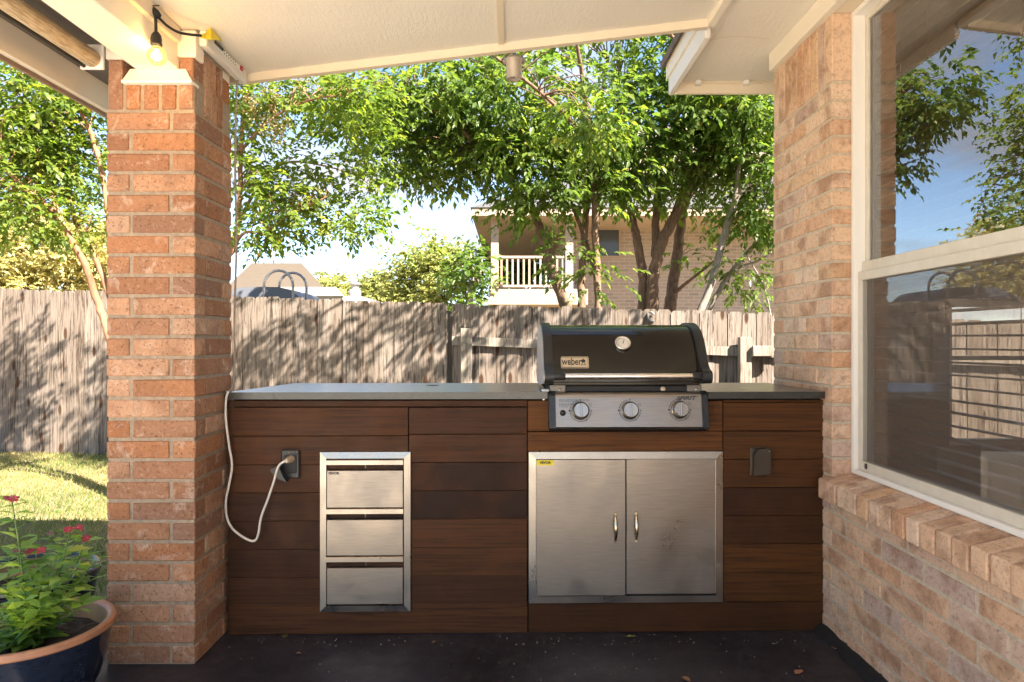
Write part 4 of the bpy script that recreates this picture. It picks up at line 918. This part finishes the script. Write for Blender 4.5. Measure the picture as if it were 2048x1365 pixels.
fartree('distant_pale_tree', 'hazy pale tree line tree above the white roof edge', 665, 552, 640, 34, 75, LLIME, 34, per=14, ls=.24)
fartree('distant_round_tree', 'hazy rounded tree beside the roof vent, half hidden by the lime tree', 755, 540, 640, 30, 60, LLIME, 30, per=14, ls=.22)
fartree('golden_tree', 'bright golden autumn tree above the fence left of the pillar', 60, 400, 640, 14, 170, LYEL, 90, per=30, ls=.085)
fartree('golden_side_tree', 'yellow-green tree close beside the golden tree, behind the pillar', 290, 420, 640, 15, 130, LYEL, 50, per=24, ls=.09)
fartree('dark_back_tree', 'dark green tree showing under the balcony roof', 1040, 415, 640, 24, 70, LMID, 40, per=14, ls=.18)
fartree('tall_back_tree', 'tall green tree filling the sky behind the crape myrtle', 60, 150, 560, 22, 190, LMID, 34, per=14, ls=.13)

# ------------------------------------------------------------------ neighbours
MNB, nt, b = M('neighbour_brick', (.5,.4,.33), .9, 0, .2)
v = coords(nt, (1,1,1), False); bt = N(nt, 'ShaderNodeTexBrick'); bt.inputs['Scale'].default_value = 1.0
mp2 = N(nt, 'ShaderNodeMapping'); mp2.inputs['Rotation'].default_value = (math.pi/2, 0, 0); nt.links.new(v, mp2.inputs['Vector']); nt.links.new(mp2.outputs[0], bt.inputs['Vector'])
bt.inputs['Color1'].default_value = (.38,.285,.235,1); bt.inputs['Color2'].default_value = (.23,.185,.17,1); bt.inputs['Mortar'].default_value = (.42,.36,.30,1); bt.inputs['Bias'].default_value = -.45
bt.inputs['Mortar Size'].default_value = .012; bt.inputs['Brick Width'].default_value = .25; bt.inputs['Row Height'].default_value = .08; nt.links.new(bt.outputs['Color'], b.inputs['Base Color'])
MPEACH = simple('peach_paint', (.36,.265,.195), .7, 0, 4, .06)
ZN = 15.0
nb = thing('balcony_house', (2.5, ZN+3, -1.2), 'two-storey pale brick house with a railed balcony behind the trees', 'house')
mb = MB(); mb.box(1.25, 8.5, ZN+1.6, ZN+8, -1.2, 6.2); mb.build('wall', MNB, nb)
mb = MB(); mb.box(-.35, 1.25, ZN+1.9, ZN+8, -1.2, 1.97); mb.build('wall', MNB, nb)
x0 = fl_x(983,ZN); zr, zrb, zd, zdb, ze = P(0,511,ZN).z, P(0,572,ZN).z, P(0,578,ZN).z, P(0,609,ZN).z, P(0,437,ZN).z
bal = MB(); bal.box(x0-.05, 1.6, ZN-.02, ZN+1.9, zdb, zd); balcony = bal.build('balcony_deck', MPEACH, nb)
for xp in (x0+.07, fl_x(1139,ZN)): m = MB(); m.box(xp-.08, xp+.08, ZN+.02, ZN+.18, zd, ze+.1); m.build('balcony_post', MPEACH, nb)
m = MB(); m.box(x0+.15, fl_x(1139,ZN)-.08, ZN+.05, ZN+.12, zr-.05, zr); rail = m.build('balcony_rail', MPEACH, nb)
m = MB(); m.box(x0+.15, fl_x(1139,ZN)-.08, ZN+.06, ZN+.11, zrb-.02, zrb+.03); m.build('bottom_rail', MPEACH, nb)
bmesh_me = None; x = x0+.21
while x < fl_x(1139,ZN)-.1:
    if bmesh_me is None:
        m = MB(); m.box(-.02,.02,-.02,.02,0,zr-.05-zrb-.03); bmesh_me = bpy.data.meshes.new('baluster'); bmesh_me.from_pydata(m.v,[],m.f); bmesh_me.materials.append(MPEACH)
    link('baluster', bmesh_me, rail, (x, ZN+.085, zrb+.03)); x += .118
m = MB(); m.box(x0+.0, x0+.06, ZN+.2, ZN+1.9, zr-.05, zr); m.box(x0+.0, x0+.06, ZN+.2, ZN+1.9, zrb-.02, zrb+.03); srail = m.build('side_rail', MPEACH, nb)
y = ZN+.3
while y < ZN+1.85: link('baluster', bmesh_me, srail, (x0+.03, y, zrb+.03)); y += .118
ex = fl_x(944,ZN-.3)
m = MB(); m.box(ex, 8.9, ZN-.35, ZN+8.3, ze, ze+.16); m.build('eave', MPEACH, nb)
m = MB(); m.add([(ex-.03,ZN-.38,ze+.165),(8.9,ZN-.38,ze+.165),(8.9,ZN+8.3,ze+.165),(ex-.03,ZN+8.3,ze+.165),(4.0,ZN+4,ze+2.6),(6.0,ZN+4,ze+2.6)],[(0,1,5,4),(1,2,5),(2,3,4,5),(3,0,4),(0,3,2,1)])
m.build('roof', simple('grey_shingle', (.085,.082,.082), .95, 0, 30, .35, .5), nb)
wa, wb_ = P(1192,455,ZN+1.6), P(1237,512,ZN+1.6)
m = MB(); m.box(wa.x, wb_.x, ZN+1.56, ZN+1.6, wb_.z, wa.z); nw = m.build('window', M('dark_window', (.06,.07,.085), .12)[0], nb)
m = MB()
for q in ((wa.x-.05,wa.x,wb_.z-.05,wa.z+.05),(wb_.x,wb_.x+.05,wb_.z-.05,wa.z+.05),(wa.x,wb_.x,wb_.z-.05,wb_.z),(wa.x,wb_.x,wa.z,wa.z+.05)): m.box(q[0],q[1],ZN+1.54,ZN+1.6,q[2],q[3])
m.build('window_frame', MPEACH, nw)
# tan-roofed house far left
ZT = 26.0; a = P(470,585,ZT); 
th_ = thing('tan_roof_house', (P(540,640,ZT).x, ZT+3, -.8), 'far house with a tan shingle roof showing above the fence beside the pillar', 'house')
xl, xa, xb, xr_ = P(425,600,ZT).x, P(503,527,ZT).x, P(604,527,ZT).x, P(607,600,ZT).x; zrg = P(0,526,ZT+3).z; zev = P(0,600,ZT).z
m = MB(); m.add([(xl,ZT,zev),(xr_,ZT,zev),(xr_,ZT+6,zev),(xl,ZT+6,zev),(xa*1.115,ZT+3,zrg),(xb*1.115-.02,ZT+3,zrg)],[(0,1,5,4),(1,2,5),(2,3,4,5),(3,0,4)]); m.build('roof', simple('tan_shingle', (.10,.078,.058), .95, 0, 3, .12, 0, .2, (1,1,14)), th_)
m = MB(); m.box(xl+.3, xr_-.3, ZT+.4, ZT+5.6, -.8, zev); m.build('wall', MPEACH, th_)
ZW = 22.0
wh = thing('white_eave_house', (P(600,640,ZW).x, ZW+2, -.8), 'far low house with white eave and grey roof vent just above the fence', 'house')
m = MB(); m.box(P(485,0,ZW).x, P(722,0,ZW).x, ZW, ZW+4, P(0,606,ZW).z, P(0,592,ZW).z); m.build('eave', simple('far_white', (.30,.295,.285), .7), wh)
m = MB(); m.add([(P(485,0,ZW).x,ZW-.1,P(0,592,ZW).z),(P(690,0,ZW).x,ZW-.1,P(0,592,ZW).z),(P(640,0,ZW).x,ZW+2,P(0,574,ZW+2).z),(P(500,0,ZW).x,ZW+2,P(0,574,ZW+2).z)],[(0,1,2,3)]); m.build('roof', simple('brown_shingle_far', (.26,.21,.17), .95, 0, 10, .2), wh)
m = MB(); m.box(P(490,0,ZW).x, P(718,0,ZW).x, ZW+.2, ZW+3.8, -.8, P(0,606,ZW).z); m.build('wall', MPEACH, wh)
vx = P(703,0,ZW).x; m = MB(); m.lathe([(.19,P(0,600,ZW).z),(.19,P(0,578,ZW).z),(.13,P(0,576,ZW).z),(.13,P(0,568,ZW).z),(.22,P(0,566,ZW).z),(.05,P(0,560,ZW).z)], (vx,ZW+.5,0), 14); m.build('roof_vent', simple('vent_metal', (.40,.38,.36), .5, .5), wh)
# grey dome with hoops behind the fence
ZD = 9.6
dm = thing('grey_cover', (P(540,640,ZD).x, ZD, ground_h(-3.5)), 'rounded grey plastic spa cover just behind the fence', 'cover')
pts = [(P(px,0,ZD).x, P(0,py,ZD).z) for px, py in ((462,760),(462,604),(468,596),(482,585),(500,579),(540,577.5),(575,578),(598,584),(612,596),(619,607),(619,760))]
m = MB(); m.prism(pts, 'y', ZD-.35, ZD+.8, True); c = m.build('shell', simple('grey_plastic', (.13,.135,.155), .5, 0, 3, .06), dm); bv = c.modifiers.new('bevel','BEVEL'); bv.width=.12; bv.segments=4; bv.limit_method='ANGLE'; bv.angle_limit=math.radians(60)
for k, (xa_, xb_, yt, dz) in enumerate(((528,586,541,0.0),(558,613,545.5,.25))):
    hp_ = thing('pipe_hoop', P((xa_+xb_)/2, 700, ZD-.5+dz), ('bent grey pipe handrail hoop, the taller of two over the grey cover', 'bent grey pipe handrail hoop set slightly lower and behind the taller hoop')[k], 'handrail', 'hoops over the grey cover')
    z_ = ZD-.5+dz; r_ = (xb_-xa_)/2; cx = (xa_+xb_)/2
    pl2 = [P(xa_,760,z_), P(xa_,600,z_)] + [P(cx-r_*math.cos(t*math.pi/10), yt+r_*1.05-r_*1.05*math.sin(t*math.pi/10), z_) for t in range(11)] + [P(xb_,600,z_), P(xb_+5,760,z_)]
    m = MB(); m.tube(pl2, .017, 10); m.build('pipe', simple('hoop_grey', (.30,.28,.27), .4, .5), hp_)

# ------------------------------------------------------------------ grass
n = 90000
gx = RNG.uniform(-7.0,-1.86,n); gy = 2.3 + (RNG.random(n)**1.0)*5.7
keep = (gx/gy < -.44) & (gx/gy > -.86); gx, gy = gx[keep], gy[keep]; n = len(gx)
gz = np.array([ground_h(x) for x in gx]) - .004
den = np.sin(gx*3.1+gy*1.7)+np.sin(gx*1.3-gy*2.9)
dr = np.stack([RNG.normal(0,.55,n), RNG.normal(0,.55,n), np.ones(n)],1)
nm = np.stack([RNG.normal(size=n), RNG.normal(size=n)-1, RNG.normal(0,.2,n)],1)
rnd = np.clip(.42 + .16*den + RNG.normal(0,.22,n) - np.clip((4.9-gy)*.22, -.25, .30), 0, 1)  # roof shadow put into the colour: blades darker nearer the patio
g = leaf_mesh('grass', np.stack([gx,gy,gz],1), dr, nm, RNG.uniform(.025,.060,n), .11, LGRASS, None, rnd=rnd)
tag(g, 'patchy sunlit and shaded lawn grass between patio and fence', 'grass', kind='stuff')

# ------------------------------------------------------------------ pots
def glaze(name, c1, c2):
    m, nt, b = M(name, c1, .14, 0, .6); v = coords(nt, (1,1,2.5), False)
    nt.links.new(ramp(nt, noise(nt, v, 22, 6, .7), [(.3,c1),(.6,c2),(.8,(.06,.07,.09))]), b.inputs['Base Color']); bump(nt, b, noise(nt, v, 40, 4, .6), .15, .003); return m
MGLAZE = glaze('blue_glaze', (.008,.011,.022), (.016,.024,.045))
MTERRA = simple('terracotta', (.42,.20,.11), .5, 0, 20, .15, .1)
MINNER = simple('terracotta_inside', (.36,.22,.10), .65, 0, 12, .2)
MSOIL = simple('potting_soil', (.045,.028,.018), .95, 0, 45, .6, 1.0)
def pot(name, label, c, r, h, rimm):
    t = thing(name, (c[0],c[1],c[2]), label, 'pot', 'glazed pots by the pillar'); cz = c[2]
    m = MB(); m.lathe([(0,0),(r*.60,0),(r*.66,h*.03),(r*.80,h*.30),(r*.90,h*.60),(r*.94,h*.85),(r*.95,h*.905)], c, 48); m.build('body', MGLAZE, t)
    m = MB(); m.lathe([(r*.95,h*.90),(r*.99,h*.915),(r*1.0,h*.94),(r*.985,h*.955),(r*.995,h*.97),(r*.98,h*.995),(r*.955,h*1.0),(r*.90,h*.985),(r*.885,h*.96)], c, 48); m.build('rim', rimm, t)
    m = MB(); m.lathe([(r*.885,h*.962),(r*.87,h*.85),(r*.84,h*.72)], c, 48); m.build('inner_wall', MINNER, t)
    m = MB(); rr = random.Random(4); rings = 9; vs = [(c[0],c[1],cz+h*.80)]; fs = []
    for i in range(1, rings+1):
        for k in range(36):
            a = 2*math.pi*k/36; q = r*.86*i/rings; vs.append((c[0]+q*math.cos(a), c[1]+q*math.sin(a), cz+h*.80+rr.uniform(-.006,.008)-.012*(i/rings)))
    for k in range(36): fs.append((0,1+k,1+(k+1)%36))
    for i in range(rings-1): fs += [(1+i*36+k,1+(i+1)*36+k,1+(i+1)*36+(k+1)%36,1+i*36+(k+1)%36) for k in range(36)]
    m.add(vs, fs); m.build('soil', MSOIL, t)
    return t
c1 = (-1.562, 2.29, 0.0); pot('glazed_pot', 'dark blue glazed pot with wide terracotta rim in front of the pillar', c1, .255, .280, MTERRA)
c2 = (-2.03, 2.98, ground_h(-2.0)); pot('glazed_pot', 'smaller all dark blue glazed pot standing on the grass behind the front pot', c2, .27, .37, MGLAZE)
MPETAL = simple('crimson_petal', (.36,.03,.05), .5, 0, 30, .2)
def plant(name, label, base, stems, pet, leafs=.082):
    t = thing(name, base, label, 'plant', 'potted flowering plants'); mb = MB(); pos=[]; dr=[]; nm=[]; sz=[]
    for tip, fl in stems:
        b0 = Vector(base)+Vector((random.uniform(-.06,.06),random.uniform(-.06,.06),0)); tip = Vector(tip)
        m1 = b0.lerp(tip,.5)+Vector((random.uniform(-.03,.03),random.uniform(-.03,.03),.02)); sp_ = spline([b0,m1,tip],8); mb.tube(sp_, [.0045-.0028*i/16 for i in range(17)], 6)
        L = (tip-b0).length; nn = max(6, int(L/.021))
        for i in range(1, nn+1):
            u = i/nn; p = sp_[min(16,int(u*16))]; a = i*1.57 + random.uniform(-.4,.4)
            for s_ in (0, math.pi):
                d = Vector((math.cos(a+s_), math.sin(a+s_), random.uniform(.0,.55))); pos.append(p[:]); dr.append(d[:]); nm.append((random.gauss(0,.3),random.gauss(0,.3),1)); sz.append(leafs*random.uniform(.7,1.15)*(1.0-.25*u))
        if fl:
            m = MB()
            for q in range(fl):
                cc = tip + Vector((random.uniform(-.02,.02)*(fl>1),random.uniform(-.02,.02)*(fl>1),random.uniform(.004,.02))); tl_ = Vector((random.uniform(-.5,.5),random.uniform(-.9,.1),1)).normalized()
                u_ = tl_.orthogonal().normalized(); w_ = tl_.cross(u_)
                for k in range(5):
                    a = k*2*math.pi/5; e = u_*math.cos(a)+w_*math.sin(a); f_ = u_*math.cos(a+1.57)+w_*math.sin(a+1.57)
                    m.add([cc, cc+e*.009+f_*.006+tl_*.002, cc+e*.015+f_*.004, cc+e*.015-f_*.004, cc+e*.009-f_*.006+tl_*.002], [(0,1,2,3,4)])
            m.build('flower', pet, t, recalc=False)
    mb.build('stem', simple('green_stem', (.14,.22,.06), .6), t)
    leaf_mesh('foliage', np.array(pos), np.array(dr), np.array(nm), np.array(sz), .46, LVINCA, t, fold=.12)
    return t
zb1 = .280*.80
def T(px,py,Z): return P(px,py,Z)
plant('flowering_plant', 'leafy plant with crimson flowers growing in the terracotta-rimmed pot', (c1[0]-.0, c1[1], zb1),
      [(T(24,1003,2.22),3),(T(140,1062,2.36),2),(T(172,1082,2.42),1),(T(72,1108,2.28),2),(T(35,1112,2.25),1),(T(36,1162,2.14),1),(T(190,1120,2.34),0),(T(110,1130,2.3),0),(T(150,1140,2.25),0),(T(60,1150,2.2),0),(T(100,1170,2.15),0),(T(15,1180,2.2),0),(T(150,1185,2.2),0),(T(50,1200,2.1),0),(T(120,1200,2.12),0),(T(175,1165,2.36),0),(T(-30,1120,2.25),0),(T(80,1215,2.08),0),(T(165,1205,2.22),0),(T(30,1225,2.1),0)], MPETAL)
plant('flowering_plant', 'low leafy plant with few dry leaves growing in the all blue pot', (c2[0], c2[1], c2[2]+.30),
      [(T(60,1090,2.95),0),(T(100,1075,3.0),1),(T(140,1100,2.95),0),(T(20,1100,2.9),0),(T(180,1110,2.95),0),(T(120,1120,2.85),0)], MPETAL)

# ------------------------------------------------------------------ string light, power strip, small fittings
MRUB = M('black_rubber', (.012,.012,.012), .5)[0]
ZL = 2.40
sg = thing('string_light', P(313,60,ZL), 'lit globe bulb hanging from a black string-light cable under the beam', 'light')
top = P(268,-4,2.37); top.z = CZ(top.x)-.004
mb = MB(); mb.tube(spline([Vector((top.x-.05,2.0,CZ(top.x-.05)-.008)), top, P(290,10,2.39), P(308,28,ZL), P(318,36,ZL+.01), P(335,52,ZL+.05), P(356,64,ZL+.09), P(380,69,ZL+.13), P(402,71,ZL+.17)], 8), .0048, 8); mb.build('cable', MRUB, sg)
mb = MB(); mb.tube([P(294,8,ZL), P(301,18,ZL), P(312,27,ZL), P(318,33,ZL)], [.009,.014,.014,.010], 12); mb.build('junction', MRUB, sg)
mb = MB(); mb.tube([P(304,12,ZL-.01), P(318,11,ZL-.04)], .002, 6); mb.build('cable_tie', MRUB, sg)
mb = MB(); mb.tube([P(311,28,ZL), P(312,62,ZL)], .0052, 8); mb.build('drop_cable', MRUB, sg)
sc_ = P(312.5,66,ZL); k = ZL/F
mb = MB(); mb.lathe([(0,0),(.008,-.001),(.0155,-.012),(.0178,-.024),(.0175,-.037),(.0192,-.039),(.0192,-.046),(.0165,-.047),(.015,-.052)], (sc_.x,sc_.y,sc_.z+.004), 24); mb.build('socket', MRUB, sg)
bc = P(313.5,112,ZL); rb = .0318
mg = bpy.data.materials.new('bulb_glass'); mg.use_nodes = True; nt = mg.node_tree; nt.nodes.clear()
o_ = N(nt,'ShaderNodeOutputMaterial'); mx = N(nt,'ShaderNodeMixShader'); t_ = N(nt,'ShaderNodeBsdfTransparent'); g_ = N(nt,'ShaderNodeBsdfGlossy'); fr = N(nt,'ShaderNodeFresnel'); fr.inputs['IOR'].default_value = 1.6
t_.inputs['Color'].default_value = (1,.86,.62,1); g_.inputs['Roughness'].default_value = .03
nt.links.new(fr.outputs[0],mx.inputs[0]); nt.links.new(t_.outputs[0],mx.inputs[1]); nt.links.new(g_.outputs[0],mx.inputs[2])
em_ = N(nt,'ShaderNodeEmission'); em_.inputs['Color'].default_value = (1,.56,.16,1); em_.inputs['Strength'].default_value = .09; ad_ = N(nt,'ShaderNodeAddShader')
nt.links.new(mx.outputs[0],ad_.inputs[0]); nt.links.new(em_.outputs[0],ad_.inputs[1]); nt.links.new(ad_.outputs[0],o_.inputs[0])
pr = [(.0125,.040)] + [(rb*math.sin(math.radians(a)), rb*math.cos(math.radians(a))) for a in range(28,181,8)]
mb = MB(); mb.lathe(pr, bc, 28); mb.build('bulb', mg, sg)
me_ = bpy.data.materials.new('filament_glow'); me_.use_nodes = True; bb = me_.node_tree.nodes['Principled BSDF']; bb.inputs['Emission Color'].default_value = (1,.62,.22,1); bb.inputs['Emission Strength'].default_value = 60
mb = MB(); mb.tube([(bc.x-.002,bc.y,bc.z+.018),(bc.x-.003,bc.y,bc.z),(bc.x-.001,bc.y,bc.z-.017)], [.0012,.0032,.0012], 8); mb.tube([(bc.x+.003,bc.y,bc.z+.018),(bc.x+.004,bc.y,bc.z),(bc.x+.002,bc.y,bc.z-.017)], [.001,.0028,.001], 8); mb.build('filament', me_, sg)
pl = bpy.data.lights.new('bulb_light', 'POINT'); pl.energy = 0.14; pl.color = (1,.66,.30); pl.shadow_soft_size = .02
po = bpy.data.objects.new('bulb_light', pl); COL.objects.link(po); po.parent = sg; po.location = bc - BASE[sg]
# power strip
X_ = -1.158; ps = thing('power_strip', (X_+.016, 2.8, 2.28), 'white power strip fixed beside the pillar top with yellow tape on it', 'power strip')
z1 = CZ(X_+.03)-.004
mb = MB(); mb.cbox(X_, X_+.028, 2.63, 3.03, 2.282, z1, .003); mb.build('housing', MWHITE, ps)
for k in range(3): mb = MB(); mb.cbox(X_+.028, X_+.031, 2.64, 3.02, 2.284+k*.009, 2.289+k*.009, .001); mb.build('ridge', MWHITE, ps)
mb = MB(); mb.cbox(X_+.0275, X_+.033, 2.70, 2.775, z1-.018, z1-.006, .001); mb.build('socket_slot', MBLACK, ps)
mb = MB(); mb.cbox(X_+.0275, X_+.034, 2.955, 2.975, 2.318, 2.343 if z1 > 2.345 else z1-.003, .001); mb.build('switch', M('red_switch', (.45,.015,.02), .4)[0], ps)
mb = MB()
for i in range(6):
    for j in range(2): mb.box(X_+.028, X_+.0288, 2.79+i*.022, 2.796+i*.022, 2.316+j*.012, 2.320+j*.012)
mb.build('vent_holes', MINK, ps)
mb = MB(); tp_ = [P(399,71,2.57), P(411,66,2.60), P(421,54,2.62), P(430,66,2.66), P(444,76,2.74), P(458,79,2.82)]
t0 = [P(399,74,2.57), P(411,78,2.60), P(423,79,2.62), P(432,80,2.66), P(446,82,2.74), P(460,84,2.82)]
vs = tp_ + t0; mb.add(vs, [(i,i+1,i+7,i+6) for i in range(5)])
e0 = [P(450,79,2.82), P(451,95,2.84), P(455,115,2.87), P(459,126,2.89), P(463,134,2.91)]; e1 = [P(461,80,2.82), P(460,95,2.84), P(463,113,2.87), P(466,124,2.89), P(467,131,2.91)]
mb.add(e0+e1, [(i,i+1,i+6,i+5) for i in range(4)])
tpo = mb.build('tape', MTAPE, ps); sd = tpo.modifiers.new('thick','SOLIDIFY'); sd.thickness = .0015
# cable down the pillar
cd = thing('pillar_cable', (-1.155, 2.965, 1.0), 'thin grey cable running down the back corner of the brick pillar', 'cable')
pts = [Vector((-1.150,2.985,2.30)), Vector((-1.150,2.965,2.2)), Vector((-1.152,2.96,1.9)), Vector((-1.148,2.962,1.6)), Vector((-1.155,2.96,1.3)), Vector((-1.153,2.955,1.1)), Vector((-1.150,2.92,1.0)), Vector((-1.147,2.86,.985))]
mb = MB(); mb.tube(spline(pts,6), .0045, 8); mb.build('cable', simple('grey_cable', (.30,.25,.20), .5), cd)
# flood lamp at the roof edge
fz = 3.17; fx = P(1028,0,fz).x
fd = thing('flood_lamp', (fx, fz, 2.35), 'beige cylindrical spot lamp hanging from the patio roof edge', 'lamp')
MBEI = simple('beige_metal', (.40,.345,.28), .45, .3, 30, .1)
mb = MB(); mb.cbox(P(1007,0,fz).x, P(1050,0,fz).x, fz+.0, fz+.04, P(0,123,fz).z, CZ(0)-.02, .004); mb.build('mounting_box', MBEI, fd)
mb = MB(); mb.tube([(fx,fz-.005,CZ(0)-.01),(fx,fz-.008,P(0,118,fz).z)], .012, 10); mb.build('swivel_arm', MBEI, fd)
tz, bz = P(0,116,fz).z, P(0,161,fz).z
mb = MB(); mb.lathe([(0,tz+.002),(.030,tz),(.037,tz-.006),(.038,tz-.018),(.035,tz-.020),(.0345,bz+.006),(.032,bz),(.026,bz+.002),(.024,bz+.02),(0,bz+.022)], (fx,fz-.012,0), 28); mb.build('lamp_body', MBEI, fd)
# fallen leaves and crumbs
rl = random.Random(5)
MLF = [simple('fallen_leaf_tan', (.42,.20,.12), .7, 0, 30, .2), simple('fallen_leaf_olive', (.20,.18,.05), .7, 0, 30, .2), simple('fallen_leaf_brown', (.20,.10,.05), .8, 0, 30, .2)]
for px, py, L, mi, lab in ((1597,1347,.030,0,'pinkish tan fallen leaf on the dark floor near the house wall'),(1668,1299,.020,0,'orange-tan leaf scrap beside the black floor sealant'),(1372,1362,.030,2,'brown curled leaf at the floor edge below the right door'),(1262,1276,.022,1,'small olive leaf on the floor below the cabinet doors'),(570,1275,.022,1,'small olive leaf on the floor below the drawers'),(597,1310,.016,2,'dark curled leaf crumb on the floor in front of the drawers'),(869,1287,.012,2,'tiny brown leaf scrap on the floor between drawers and doors')):
    Z = H*F/(py-682); x = (px-1024)*Z/F; m = MB(); a = rl.uniform(0,6.28); u = Vector((math.cos(a),math.sin(a),0)); w = Vector((-u.y,u.x,0)); c = Vector((x,Z,.003))
    m.add([c-u*L, c-u*.3*L+w*L*.45+Vector((0,0,.006)), c+u*.5*L+w*L*.3+Vector((0,0,.004)), c+u*L+Vector((0,0,.007)), c+u*.4*L-w*L*.4+Vector((0,0,.009)), c-u*.4*L-w*L*.35+Vector((0,0,.003)), c+Vector((0,0,.001))], [(0,1,6),(1,2,6),(2,3,6),(3,4,6),(4,5,6),(5,0,6)])
    o = m.build('fallen_leaf', MLF[mi], None); tag(o, lab, 'leaf', 'fallen leaves on the patio floor'); sd = o.modifiers.new('thick','SOLIDIFY'); sd.thickness = .0008
m = MB()
for i in range(260):
    x = rl.uniform(-1.1,1.22); y = rl.uniform(2.0,2.86) if rl.random() < .7 else rl.uniform(2.78,2.88); s = rl.uniform(.0008,.0030)
    m.add([(x-s,y,.0005),(x,y-s,.0005),(x+s*1.3,y,.0005),(x,y+s,.0005),(x,y,.0005+s)],[(0,1,4),(1,2,4),(2,3,4),(3,0,4)])
o = m.build('floor_crumbs', simple('crumb', (.40,.34,.24), .8, 0, 80, .4), None, recalc=False); tag(o, 'pale crumbs and grit scattered over the dark patio floor', 'debris', kind='stuff')
